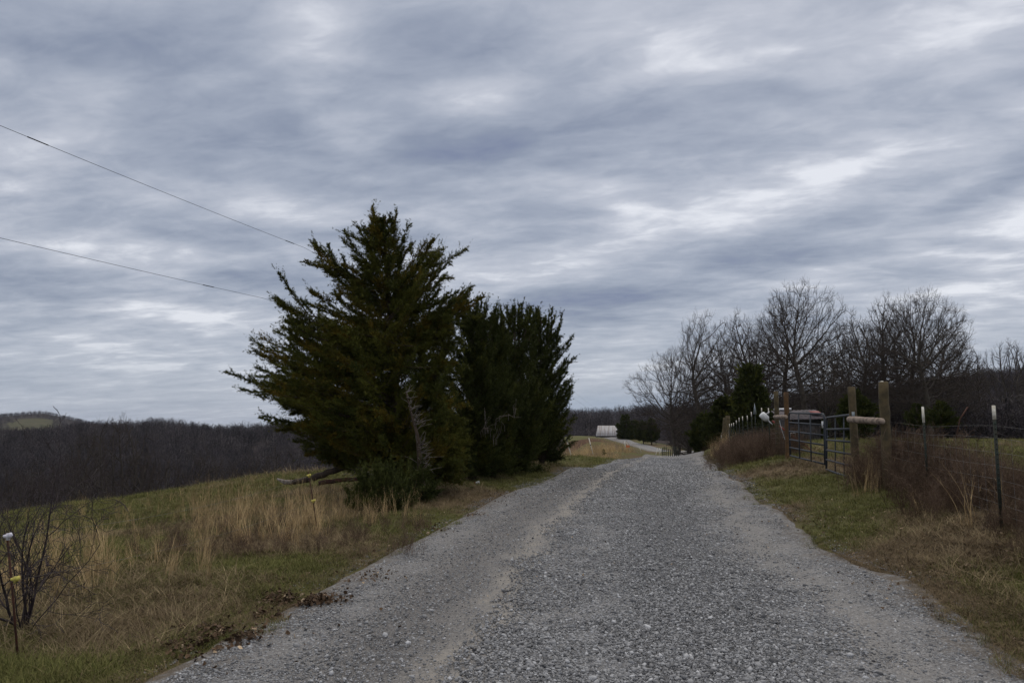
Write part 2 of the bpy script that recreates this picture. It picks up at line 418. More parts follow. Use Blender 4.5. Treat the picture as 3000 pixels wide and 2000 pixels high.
def edge_dist(x, y):
    """metres outside the road edge (negative on the road)"""
    return np.where(y > 262, 99, np.maximum(xl(y) - x, x - xr(y)))
def rough_off(x, y):
    e = np.clip(edge_dist(x, y) / 0.8, 0, 1)
    return e * ((fnoise(x, y, 0.9, 3) - .5) * 0.09 + (fnoise(x, y, 4.0, 8) - .5) * 0.22)
def HG(x, y):  # ground surface incl. small bumps
    x = np.atleast_1d(np.asarray(x, float)); y = np.atleast_1d(np.asarray(y, float))
    return H(x, y) + rough_off(x, y)
def HGs(x, y): return float(HG(x, y)[0])
def hit(u, v, dmin=3.0, dmax=80.0):
    """where the sight line through a photograph pixel meets the ground"""
    d = np.geomspace(dmin, dmax, 900); p = np.array([P(u, v, k) for k in (1.0,)])[0]
    x = p[0] * d; z = EYE + (p[2] - EYE) * d
    below = np.nonzero(z < HG(x, d))[0]
    i = below[0] if len(below) else len(d) - 1
    return np.array([x[i], d[i], z[i]])

# how green the ground is, 0 dry to 1 green
def green(x, y):
    nz = fnoise(x, y, 2.2, 21, 4); n2 = fnoise(x, y, 7, 31, 2)
    e = edge_dist(x, y); left = x < xc(y)
    gL = np.interp(e, [0, .5, 1.3, 2.4, 5.2, 7.0, 12], [.62, .64, .60, .52, .52, .76, .80])
    gR = np.interp(e, [0, .4, 1.5, 2.6, 4.0, 6], [.34, .46, .46, .32, .52, .84])
    gR = gR - .34 * np.exp(-((y - 20.5) / 2.6) ** 2 - ((x - 6.2) / 1.8) ** 2) + .30 * np.exp(-((y - 14.5) / 2.6) ** 2 - ((x - 5.6) / 1.0) ** 2) - .28 * np.exp(-((y - 7) / 3.0) ** 2) * (e < 2.5)
    gg = np.where(left, gL, gR)
    return np.clip(gg + (nz - .5) * 1.5 + (n2 - .5) * .5, 0, 1)

# ------------------------------------------------------------------ ground
def sgrid(lo, hi, c, a, n):
    k = np.linspace(np.arcsinh((lo - c) / a), np.arcsinh((hi - c) / a), n)
    return c + a * np.sinh(k)
gxs = sgrid(-3000, 3000, 1.5, 6, 470); gys = sgrid(-500, 3200, 9, 7, 470)
GX, GY = np.meshgrid(gxs, gys)
GZ = HG(GX.ravel(), GY.ravel()).reshape(GX.shape)
e = edge_dist(GX, GY)
GZ -= np.clip((-e) / 0.5, 0, 1) * (0.05 + 0.0045 * np.abs(GY)) * (GY > -60) * (e > -9)
def proj(x, y, z):
    a = x; cY = y * math.cos(PITCH) + (z - EYE) * math.sin(PITCH); cU = -y * math.sin(PITCH) + (z - EYE) * math.cos(PITCH)
    return 1500 + F * a / np.maximum(cY, .01), 1000 - F * cU / np.maximum(cY, .01)
CLR = np.array([(20, 1254), (62, 1225), (105, 1223), (152, 1232), (150, 1257), (90, 1262), (40, 1262)], float)
def in_poly(u, v, poly):
    c = np.zeros(u.shape, bool); j = len(poly) - 1
    for i in range(len(poly)):
        (a, b), (c2, d2) = poly[i], poly[j]
        t = ((b > v) != (d2 > v)) & (u < (c2 - a) * (v - b) / (d2 - b + 1e-9) + a)
        c ^= t; j = i
    return c
gu, gv = proj(GX, GY, GZ)
clear = (in_poly(gu, gv, CLR) & (GY > 900)).astype(float)
# forest floor mask
def forest(x, y):
    d = np.hypot(x, y)
    lf = (x < -2 + .075 * y) & (y > 52 + 6 * fnoise(x, y, 20, 4)) & (y < 3000)
    far_ = (y > 300)
    rt = (x > xr(y) + 5) & (y > 78 + (x > 60) * 0 + 8 * fnoise(x, y, 15, 6))
    rt2 = (x > 85) & (y > 20)
    bk = (x < -70)
    return (lf | far_ | rt | rt2 | bk)
fm = forest(GX, GY).astype(float) * (1 - clear)
gr = green(GX, GY)
ny, nx = GX.shape
idx = np.arange(ny * nx).reshape(ny, nx)
quads = np.stack([idx[:-1, :-1], idx[:-1, 1:], idx[1:, 1:], idx[1:, :-1]], -1).reshape(-1, 4)

gm = bpy.data.materials.new('pasture_ground'); gm.use_nodes = True
T = NT(gm.node_tree); gm.node_tree.nodes.clear()
pos = T.n('ShaderNodeNewGeometry').outputs['Position']
ga = T.n('ShaderNodeAttribute', attribute_name='green').outputs['Fac']
fa = T.n('ShaderNodeAttribute', attribute_name='forest').outputs['Fac']
ca = T.n('ShaderNodeAttribute', attribute_name='clearing').outputs['Fac']
da_ = T.n('ShaderNodeAttribute', attribute_name='dirt').outputs['Fac']
n1 = T.noise(pos, 9.0, 6, 0.7); n2 = T.noise(pos, 55.0, 4, 0.7); n3 = T.noise(pos, 1.1, 4, 0.6)
gcol = T.mix(T.maprange(n1, .35, .65, 0, 1), (0.088, 0.096, 0.034), (0.145, 0.134, 0.058))
dcol = T.mix(T.maprange(n1, .35, .65, 0, 1), (0.17, 0.128, 0.078), (0.098, 0.074, 0.048))
gf = T.math('ADD', ga, T.math('MULTIPLY', T.math('SUBTRACT', n3, .5), .9), clamp=True)
c = T.mix(T.maprange(gf, .25, .7, 0, 1), dcol, gcol)
c = T.mix(T.maprange(n2, .30, .55, .55, 0), c, (0.035, 0.028, 0.018))
c = T.mix(da_, c, T.mix(T.maprange(n1, .4, .6, 0, 1), (0.12, 0.062, 0.032), (0.055, 0.036, 0.026)))
ff = T.mix(T.maprange(T.noise(pos, .25, 5, .7), .35, .65, 0, 1), (0.052, 0.042, 0.040), (0.032, 0.027, 0.027))
c = T.mix(fa, c, ff)
c = T.mix(ca, c, T.mix(T.maprange(T.noise(pos, .03, 4, .6), .4, .6, 0, 1), (0.085, 0.078, 0.045), (0.065, 0.068, 0.036)))
b = T.n('ShaderNodeBsdfPrincipled', {'Base Color': c, 'Roughness': 0.95, 'Specular IOR Level': 0.1})
bh = T.math('ADD', n2, T.math('MULTIPLY', n1, 2.0))
T.t.links.new(T.n('ShaderNodeBump', {'Strength': 0.7, 'Height': bh, 'Distance': 0.03}).outputs[0], b.inputs['Normal'])
T.n('ShaderNodeOutputMaterial', {0: b.outputs[0]})
# ploughed red-brown bank beyond the white posts, worn driveway in front of the gate
dirt = np.clip(1.3 - np.hypot((GX - 10.5) / 6.5, (GY - 112) / 14), 0, 1) * 1.2
dirt += .75 * np.exp(-((GY - 21.3) / 1.1) ** 2 - ((GX - 6.3) / 1.6) ** 2) * (fnoise(GX, GY, .6, 5) > .4)
ground = mesh_np('ground', np.stack([GX.ravel(), GY.ravel(), GZ.ravel()], 1), quads, gm, smooth=True,
                 attrs=dict(green=gr, forest=fm, clearing=clear, dirt=np.clip(dirt, 0, 1)))
tag(ground, 'rolling winter pasture, verges and wooded valley floor around the gravel road', kind='structure')

# ------------------------------------------------------------------ road
ys = np.concatenate([np.arange(-40, 2, 1.0), np.arange(2, 14, .12), np.arange(14, 50, .4), np.arange(50, 252, 1.5)])
ts = np.linspace(-1, 1, 61)
RY, RT = np.meshgrid(ys, ts, indexing='ij')
jit = (fnoise(RY * 1.0, RT * 0 + np.sign(RT) * 40, .55, 12, 4) - .5) * .28
half = (xr(RY) - xl(RY)) / 2
RX = xc(RY) + RT * (half + jit * np.abs(RT) ** 6 + .10)
tm = RX - xc(RY)
crown = .035 * (1 - RT ** 2) + .012
rut = -.02 * np.exp(-((tm + 1.35) / .45) ** 2) - .02 * np.exp(-((tm - .75) / .4) ** 2)
edge = -np.clip((np.abs(RT) - .93) / .07, 0, 1) ** 1.5 * .085
RZ = H(RX.ravel(), RY.ravel()).reshape(RX.shape) + crown + rut + edge + (fnoise(RX, RY, .35, 2) - .5) * .014
k = np.arange(RX.size).reshape(RX.shape)
rq = np.stack([k[:-1, :-1], k[:-1, 1:], k[1:, 1:], k[1:, :-1]], -1).reshape(-1, 4)
rm = bpy.data.materials.new('gravel_road'); rm.use_nodes = True
T = NT(rm.node_tree); rm.node_tree.nodes.clear()
pos = T.n('ShaderNodeNewGeometry').outputs['Position']
ta = T.n('ShaderNodeAttribute', attribute_name='across').outputs['Fac']
warpn = T.n('ShaderNodeTexNoise', {'Vector': pos, 'Scale': 1.3, 'Detail': 3.0}).outputs[0]
tw = T.math('ADD', ta, T.math('MULTIPLY', T.math('SUBTRACT', warpn, .5), .7))
def band(c, w, amp):
    q = T.math('POWER', T.math('DIVIDE', T.math('SUBTRACT', tw, c), w), 2.0)
    return T.math('MULTIPLY', T.math('EXPONENT', T.math('MULTIPLY', q, -1.0)), amp)
v1 = T.n('ShaderNodeTexVoronoi', {'Vector': pos, 'Scale': 46.0, 'Randomness': 1.0})
v2 = T.n('ShaderNodeTexVoronoi', {'Vector': pos, 'Scale': 90.0, 'Randomness': 1.0})
s1 = T.n('ShaderNodeSeparateColor', {0: v1.outputs['Color']}).outputs[0]
s2 = T.n('ShaderNodeSeparateColor', {0: v2.outputs['Color']}).outputs[1]
stone = T.ramp(s1, [(0.0, (0.085, 0.088, 0.095)), (0.5, (0.20, 0.205, 0.215)), (0.85, (0.30, 0.305, 0.32)), (1.0, (0.44, 0.44, 0.45))])
stone2 = T.ramp(s2, [(0.0, (0.11, 0.11, 0.115)), (0.6, (0.215, 0.21, 0.21)), (1.0, (0.36, 0.355, 0.35))])
fines = T.mix(T.maprange(T.noise(pos, 2.0, 6, .7), .35, .65, 0, 1), (0.175, 0.165, 0.155), (0.225, 0.21, 0.195))
c = T.mix(.32, stone2, fines)
stoniness = T.math('ADD', band(.55, 1.25, .9), T.math('ADD', band(-2.5, .45, .5), band(2.55, .45, .6)), clamp=True)
nb = T.noise(pos, 3.0, 4, .6)
stoniness = T.math('MULTIPLY', stoniness, T.maprange(nb, .3, .6, .45, 1.0), clamp=True)
c = T.mix(stoniness, c, stone)
pale = T.math('ADD', band(-.98, .19, .95), band(2.0, .22, .25), clamp=True)
pale = T.math('MULTIPLY', pale, T.maprange(T.noise(pos, 5.0, 4, .7), .35, .6, .35, 1.0))
c = T.mix(pale, c, (0.30, 0.28, 0.255))
darkb = band(-1.65, .42, .42)
c = T.mix(darkb, c, (0.125, 0.118, 0.115))
ed = T.maprange(T.math('ABSOLUTE', tw), 2.15, 2.9, 0, .55)
ed = T.math('MULTIPLY', ed, T.maprange(T.noise(pos, 7.0, 5, .7), .38, .58, .15, 1.5), clamp=True)
c = T.mix(ed, c, (0.105, 0.082, 0.058))
b = T.n('ShaderNodeBsdfPrincipled', {'Base Color': c, 'Roughness': 0.9, 'Specular IOR Level': 0.2})
h = T.math('ADD', T.math('MULTIPLY', T.math('SUBTRACT', 1.0, v1.outputs['Distance']), T.math('ADD', stoniness, .25)), T.math('MULTIPLY', v2.outputs['Distance'], -.35))
T.t.links.new(T.n('ShaderNodeBump', {'Strength': 0.9, 'Height': h, 'Distance': 0.02}).outputs[0], b.inputs['Normal'])
T.n('ShaderNodeOutputMaterial', {0: b.outputs[0]})
road = mesh_np('road', np.stack([RX.ravel(), RY.ravel(), RZ.ravel()], 1), rq, rm, smooth=True, attrs=dict(across=tm))
tag(road, 'grey gravel country road running over a crest', kind='structure')
def road_z(x, y):
    t = (x - xc(y)) / ((xr(y) - xl(y)) / 2)
    return H(x, y) + np.where(np.abs(t) < 1, .035 * (1 - t ** 2) + .012 - np.clip((np.abs(t) - .93) / .07, 0, 1) ** 1.5 * .085, 0) + np.where(np.abs(t) < 1, 0, rough_off(x, y))

# ------------------------------------------------------------------ scattering (one object of stuff each)
def proto_collection(name, items):
    col = bpy.data.collections.new(name)
    for i, (v, f, m) in enumerate(items):
        me = bpy.data.meshes.new(name)
        o = mesh_np('%s_%02d' % (name, i), v, f, m)
        C.objects.unlink(o); col.objects.link(o)
    return col
def scatter(name, pts, rot, scl, idx, col, label):
    n = len(pts)
    me = bpy.data.meshes.new(name)
    me.vertices.add(n); me.vertices.foreach_set('co', np.asarray(pts, np.float32).ravel())
    a = me.attributes.new('rot', 'FLOAT_VECTOR', 'POINT'); a.data.foreach_set('vector', np.asarray(rot, np.float32).ravel())
    a = me.attributes.new('scl', 'FLOAT_VECTOR', 'POINT'); a.data.foreach_set('vector', np.asarray(scl, np.float32).ravel())
    a = me.attributes.new('pick', 'INT', 'POINT'); a.data.foreach_set('value', np.asarray(idx, np.int32))
    o = bpy.data.objects.new(name, me); C.objects.link(o)
    ng = bpy.data.node_groups.new(name, 'GeometryNodeTree')
    ng.interface.new_socket('Geometry', in_out='INPUT', socket_type='NodeSocketGeometry')
    ng.interface.new_socket('Geometry', in_out='OUTPUT', socket_type='NodeSocketGeometry')
    gi = ng.nodes.new('NodeGroupInput'); go = ng.nodes.new('NodeGroupOutput')
    ci = ng.nodes.new('GeometryNodeCollectionInfo'); ci.inputs['Collection'].default_value = col
    ci.inputs['Separate Children'].default_value = True; ci.inputs['Reset Children'].default_value = True
    iop = ng.nodes.new('GeometryNodeInstanceOnPoints'); iop.inputs['Pick Instance'].default_value = True
    def na(nm, t):
        q = ng.nodes.new('GeometryNodeInputNamedAttribute'); q.data_type = t; q.inputs['Name'].default_value = nm
        return [s for s in q.outputs if s.enabled][0]
    er = ng.nodes.new('FunctionNodeEulerToRotation')
    L = ng.links.new
    L(na('rot', 'FLOAT_VECTOR'), er.inputs[0]); L(er.outputs[0], iop.inputs['Rotation'])
    L(na('scl', 'FLOAT_VECTOR'), iop.inputs['Scale']); L(na('pick', 'INT'), iop.inputs['Instance Index'])
    L(gi.outputs[0], iop.inputs['Points']); L(ci.outputs[0], iop.inputs['Instance']); L(iop.outputs[0], go.inputs[0])
    md = o.modifiers.new('scatter', 'NODES'); md.node_group = ng
    return tag(o, label, kind='stuff')

# gravel stones
ICO = None
def ico():
    t = (1 + 5 ** .5) / 2
    v = np.array([(-1, t, 0), (1, t, 0), (-1, -t, 0), (1, -t, 0), (0, -1, t), (0, 1, t), (0, -1, -t), (0, 1, -t), (t, 0, -1), (t, 0, 1), (-t, 0, -1), (-t, 0, 1)], float)
    v /= np.linalg.norm(v[0])
    f = np.array([(0, 11, 5), (0, 5, 1), (0, 1, 7), (0, 7, 10), (0, 10, 11), (1, 5, 9), (5, 11, 4), (11, 10, 2), (10, 7, 6), (7, 1, 8), (3, 9, 4), (3, 4, 2), (3, 2, 6), (3, 6, 8), (3, 8, 9), (4, 9, 5), (2, 4, 11), (6, 2, 10), (8, 6, 7), (9, 8, 1)])
    return v, f
items = []
for k in range(9):
    v, f = ico()
    v = v * rng.uniform(.5, 1.35, (12, 1)) * np.array([1, rng.uniform(.65, .95), rng.uniform(.42, .7)]) * .5
    items.append((v, f, M['stone']))
stone_col = proto_collection('stone_kind', items)
def pts_rand(n, y0, y1, power):
    """more points near the camera"""
    q = rng.random(n)
    return (y0 ** (1 - power) + q * (y1 ** (1 - power) - y0 ** (1 - power))) ** (1 / (1 - power))
N = 560000
yy = pts_rand(N, 3.2, 48, 1.35); tt = rng.uniform(-3.5, 3.5, N)
xx = xc(yy) + tt
clump = fnoise(xx, yy, .55, 41, 3)
tj = tt + (fnoise(xx, yy, 1.2, 45) - .5) * .8
dens = .48 + .3 * (clump - .5) + .95 * np.exp(-((tj - .5) / 1.15) ** 4) * (.35 + .9 * clump) + .5 * np.exp(-((tj + 2.45) / .35) ** 2) * (clump > .45) + .8 * np.exp(-((tj - 2.5) / .5) ** 2) * (clump > .36)
dens *= 1 - .75 * np.exp(-((tj + 1.0) / .22) ** 2) ; dens *= 1 - .55 * np.exp(-((tj - 2.0) / .22) ** 2)
o_ = np.abs(tj) > 2.75; dens[o_] *= .7 * (clump[o_] > .46) * np.exp(-np.maximum(edge_dist(xx, yy)[o_], 0) / .3)
kp = rng.random(N) < dens
xx, yy, tt, tj = xx[kp], yy[kp], tt[kp], tj[kp]; n = len(xx)
sz = rng.lognormal(math.log(.0135), .42, n) * np.where(np.abs(tj - .5) < 1.4, 1.25, .95) * np.clip(yy / 13, 1, 1.8)
sz = np.where(rng.random(n) < .35, sz * .55, sz); sz = np.clip(sz, .007, .075)
pz = road_z(xx, yy) + sz * .12
scatter('gravel', np.stack([xx, yy, pz], 1), np.stack([rng.uniform(-.5, .5, n), rng.uniform(-.5, .5, n), rng.uniform(0, 6.28, n)], 1), np.repeat(sz[:, None], 3, 1), rng.integers(0, 9, n), stone_col,
        'loose grey limestone gravel strewn over the road')

# grass blades
def blade_clump(nb, h, w, spread, lean, segs=3, seed=0, curl=.6):
    r = np.random.default_rng(seed); V = []; Fq = []; c = 0
    for i in range(nb):
        a = r.uniform(0, 6.28); b0 = np.array([r.normal(0, spread), r.normal(0, spread), -.01]); hh = h * r.uniform(.45, 1.15); ln = lean * r.uniform(.2, 1.6)
        d = np.array([math.cos(a), math.sin(a), 0]); s = np.array([-d[1], d[0], 0]) * w * .5
        for k in range(segs + 1):
            t = k / segs
            p = b0 + d * ln * hh * t ** (1 + curl) + np.array([0, 0, hh * t * (1 - .25 * ln * t)])
            V += [p - s * (1 - t * .85), p + s * (1 - t * .85)]
        for k in range(segs):
            o = c + 2 * k; Fq.append((o, o + 1, o + 3, o + 2))
        c += 2 * (segs + 1)
    return np.array(V), np.array(Fq)
items = []
for k in range(5): v, f = blade_clump(16, .065, .0045, .035, 1.0, 3, 10 + k); items.append((v, f, M['grass_g']))
for k in range(5): v, f = blade_clump(18, .075, .0040, .045, 1.9, 3, 30 + k); items.append((v, f, M['grass_d']))
for k in range(3): v, f = blade_clump(12, .15, .0038, .05, 1.3, 4, 50 + k); items.append((v, f, M['straw']))
grass_col = proto_collection('grass_kind', items)
N = 260000
yy = pts_rand(N, 3.0, 62, 1.25); uu = rng.uniform(-.85, .85, N)
xx = yy * uu
e = edge_dist(xx, yy)
kp = (e > -.8 * np.clip(fnoise(xx, yy, .8, 61, 3) - .38, 0, 1)) & (rng.random(N) < np.clip((e + .5) / .6, .10, 1) * (.45 + .8 * (fnoise(xx, yy, .5, 77) )))
kp &= ~((rng.random(N) < .75) & (np.exp(-((yy - 21.3) / 1.1) ** 2 - ((xx - 6.3) / 1.6) ** 2) > .4))
xx, yy, e = xx[kp], yy[kp], e[kp]; n = len(xx)
g0 = green(xx, yy); pick = np.where(rng.random(n) < np.clip((g0 - .25) / .42, .03, .97), rng.integers(0, 5, n), rng.integers(5, 10, n))
tall = (g0 < .55) & (rng.random(n) < .07) & (e > .3); pick[tall] = rng.integers(10, 13, tall.sum())
sc = rng.uniform(.7, 1.5, n) * np.clip(yy / 14, 1, 2.3) * np.where(e < .3, .7, 1); gz_ = np.where(e < .05, np.maximum(HG(xx, yy), road_z(xx, yy)), HG(xx, yy))
scatter('grass', np.stack([xx, yy, gz_], 1), np.stack([rng.normal(0, .15, n), rng.normal(0, .15, n), rng.uniform(0, 6.28, n)], 1), np.repeat(sc[:, None], 3, 1), pick, grass_col,
        'short winter grass, green and straw brown, covering verges and pasture')

# tall golden broom sedge
items = []
for k in range(6):
    v, f = blade_clump(15, .72, .0065, .05, .42, 5, 70 + k, 1.0)
    r = np.random.default_rng(90 + k); V = [v]; Fs = [f]; c = len(v)
    for q in range(20):   # feathery seed heads along the upper stems
        b0 = v[r.integers(0, len(v))]
        if b0[2] < .3: continue
        a = r.uniform(0, 6.28); L_ = r.uniform(.05, .11)
        V.append(np.array([b0, b0 + (math.cos(a) * .008, math.sin(a) * .008, .01), b0 + (math.cos(a) * L_ * .35, math.sin(a) * L_ * .35, L_)])); Fs.append(np.array([[c, c + 1, c + 2]])); c += 3
    items.append((np.concatenate(V), [Fs[0], np.concatenate(Fs[1:])], M['sedge']))
sedge_col = proto_collection('sedge_kind', items)
pts = []
def add_sedge(u0, u1, v0, v1, n, s0, s1):
    for _ in range(n):
        p = hit(rng.uniform(u0, u1), rng.uniform(v0, v1)); pts.append((p[0], p[1], rng.uniform(s0, s1)))
add_sedge(120, 640, 1500, 1700, 75, .35, .75)
add_sedge(560, 960, 1470, 1610, 120, .5, 1.05)
add_sedge(900, 1230, 1450, 1540, 60, .4, .8)
add_sedge(0, 330, 1600, 1760, 45, .4, .8)
add_sedge(1325, 1372, 1395, 1412, 8, .7, 1.1)
add_sedge(0, 900, 1400, 1530, 70, .3, .65)
add_sedge(2500, 2650, 1430, 1460, 7, .7, 1.2)
add_sedge(2650, 2990, 1480, 1580, 5, .6, 1.1)
for _ in range(1100):    # the tan strip beyond the cedars, by the white posts
    y = rng.uniform(46, 78); x = xl(y) - rng.uniform(1.2, 11); pts.append((x, y, rng.uniform(.9, 1.6)))
for _ in range(60):
    q = P(2128, 1320, 44); pts.append((q[0] + rng.normal(0, .35), q[1] + rng.normal(0, .5), rng.uniform(.9, 1.6)))
pts = np.array(pts); n = len(pts)
scatter('tall_grass', np.stack([pts[:, 0], pts[:, 1], HG(pts[:, 0], pts[:, 1])], 1), np.stack([rng.normal(0, .12, n), rng.normal(0, .12, n), rng.uniform(0, 6.28, n)], 1),
        np.stack([pts[:, 2], pts[:, 2], pts[:, 2]], 1), rng.integers(0, 6, n), sedge_col, 'tall golden broom grass standing in loose clumps')

# brown weeds along the fence
def weed_clump(seed, stems, h, spread):
    r = np.random.default_rng(seed); p0 = []; p1 = []; r0 = []; r1 = []
    for s in range(stems):
        a = r.uniform(0, 6.28); p = np.array([r.normal(0, spread), r.normal(0, spread), -.02]); d = np.array([math.cos(a) * .25, math.sin(a) * .25, 1]); d /= np.linalg.norm(d)
        L_ = h * r.uniform(.5, 1.1); nseg = 6
        for k in range(nseg):
            q = p + d * L_ / nseg; rr = .0042 * (1 - k / nseg * .7)
            p0.append(p); p1.append(q); r0.append(rr); r1.append(rr * .85)
            if k > 0:
                for m in range(3):
                    dd = d * .8 + r.normal(0, .55, 3); dd /= np.linalg.norm(dd); q2 = q + dd * r.uniform(.06, .2)
                    p0.append(q); p1.append(q2); r0.append(.0022); r1.append(.0012)
                    for z in range(3):
                        d3 = dd + r.normal(0, .5, 3); d3 /= np.linalg.norm(d3); st = q + (q2 - q) * r.uniform(.4, 1)
                        p0.append(st); p1.append(st + d3 * r.uniform(.03, .08)); r0.append(.0016); r1.append(.001)
            p = q; d = d + r.normal(0, .12, 3); d /= np.linalg.norm(d)
    return seg_tubes(np.array(p0), np.array(p1), np.array(r0), np.array(r1), 3)
items = [(*weed_clump(200 + k, 9, .75, .12), M['weed']) for k in range(6)]
weed_col = proto_collection('weed_kind', items)
FENCE = np.array([(4.2, 2.0), (5.0, 6.0), (5.46, 8.8), (6.34, 12.0), (6.62, 13.8), (6.76, 15.5), (8.3, 23.6), (8.95, 27.9), (9.9, 33), (10.85, 38), (11.6, 42.3), (12.35, 45), (14.2, 53), (17.4, 65)])
fx = lambda y: np.interp(y, FENCE[:, 1], FENCE[:, 0])
pts = []
for _ in range(900):
    y = rng.uniform(6.2, 15.4)
    if fnoise([y * 1.0], [3.0], 1.1, 91, 2)[0] + rng.normal(0, .12) < .47: continue
    hgt = np.interp(y, [6, 9, 10.5, 13, 15.4], [.50, .52, .70, 1.05, 1.1]); pts.append((fx(y) + rng.normal(.40, .36), y, rng.uniform(.4, 1.1) * hgt))
for _ in range(260):
    y = rng.uniform(24.3, 44); pts.append((fx(y) + rng.normal(.2, .35), y, rng.uniform(.5, 1.25)))
for _ in range(170):
    y = rng.uniform(26, 33); pts.append((fx(y) - .5 + rng.normal(.0, .5), y, rng.uniform(.5, 1.15)))
for _ in range(110):
    p = hit(rng.uniform(380, 1250), rng.uniform(1530, 1640)); pts.append((p[0], p[1], rng.uniform(.2, .42)))
pts = np.array(pts); n = len(pts)
scatter('dry_weeds', np.stack([pts[:, 0], pts[:, 1], HG(pts[:, 0], pts[:, 1])], 1), np.stack([rng.normal(0, .15, n), rng.normal(0, .15, n), rng.uniform(0, 6.28, n)], 1),
        np.repeat(pts[:, 2:3], 3, 1), rng.integers(0, 6, n), weed_col, 'reddish brown dead weeds tangled along the wire fence')

# leaves
def leaf_shape(seed):
    r = np.random.default_rng(seed); n = 7; V = [(0, 0, 0)]
    for k in range(n):
        t = k / (n - 1); w = .35 * math.sin(math.pi * min(t * 1.05, 1)) + .04; z = .22 * math.sin(t * 5 + seed)
        V += [(t - .5, w + r.normal(0, .05), z + .2 * w + r.normal(0, .04)), (t - .5, 0, z), (t - .5, -w + r.normal(0, .05), z + .28 * w + r.normal(0, .04))]
    V = np.array(V[1:]); f = []
    for k in range(n - 1):
        o = 3 * k; f += [(o, o + 1, o + 4, o + 3), (o + 1, o + 2, o + 5, o + 4)]
    return V, np.array(f)
items = [(*leaf_shape(k), M['leaf']) for k in range(4)] + [(*leaf_shape(9 + k), M['leaf_pale']) for k in range(2)]
leaf_col = proto_collection('leaf_kind', items)
LP = []
def pile(u, v, su, sv, n, s=.07, pale=.04, lift=.02):
    s *= .62
    for _ in range(int(n * 1.5)):
        p = hit(u + rng.normal(0, su), v + rng.normal(0, sv)); LP.append((p[0], p[1], s * rng.uniform(.5, 1.3), 4 + rng.integers(0, 2) if rng.random() < pale else rng.integers(0, 4), abs(rng.normal(0, lift))))
pile(900, 1768, 55, 8, 260); pile(820, 1760, 30, 9, 120); pile(640, 1868, 60, 14, 330); pile(780, 1810, 30, 8, 70); pile(520, 1905, 70, 18, 120, .07)
pile(1385, 1512, 16, 3, 40, .05); pile(1260, 1555, 30, 8, 30); pile(1080, 1700, 50, 10, 60, .05); pile(1450, 1470, 60, 14, 60, .05)
pile(2550, 1520, 180, 55, 150, .055, .5, .01); pile(2800, 1640, 160, 60, 220, .055, .4, .01); pile(2700, 1560, 120, 30, 60, .06, .7, .01)
pile(500, 1750, 300, 80, 200, .05, .12, .01); pile(300, 1880, 250, 60, 160, .05, .15, .01); pile(1700, 1600, 400, 120, 40, .04, .5, .0)
for _ in range(900):
    y = rng.uniform(4.2, 20); sd = rng.random() < .5; x = (xl(y) - abs(rng.normal(0, .5)) + .12) if sd else (xr(y) + abs(rng.normal(0, .7)) - .12); LP.append((x, y, .034 * rng.uniform(.5, 1.4), 4 + rng.integers(0, 2) if rng.random() < .2 else rng.integers(0, 4), .0))
LP = np.array(LP); n = len(LP); ed = edge_dist(LP[:, 0], LP[:, 1])
lz = np.where(ed < 0, road_z(LP[:, 0], LP[:, 1]), HG(LP[:, 0], LP[:, 1])) + LP[:, 4] + .012
scatter('fallen_leaves', np.stack([LP[:, 0], LP[:, 1], lz], 1), np.stack([rng.normal(0, .4, n), rng.normal(0, .4, n), rng.uniform(0, 6.28, n)], 1), np.repeat(LP[:, 2:3], 3, 1), LP[:, 3].astype(int), leaf_col,
        'dead brown leaves lying in drifts on the verge')

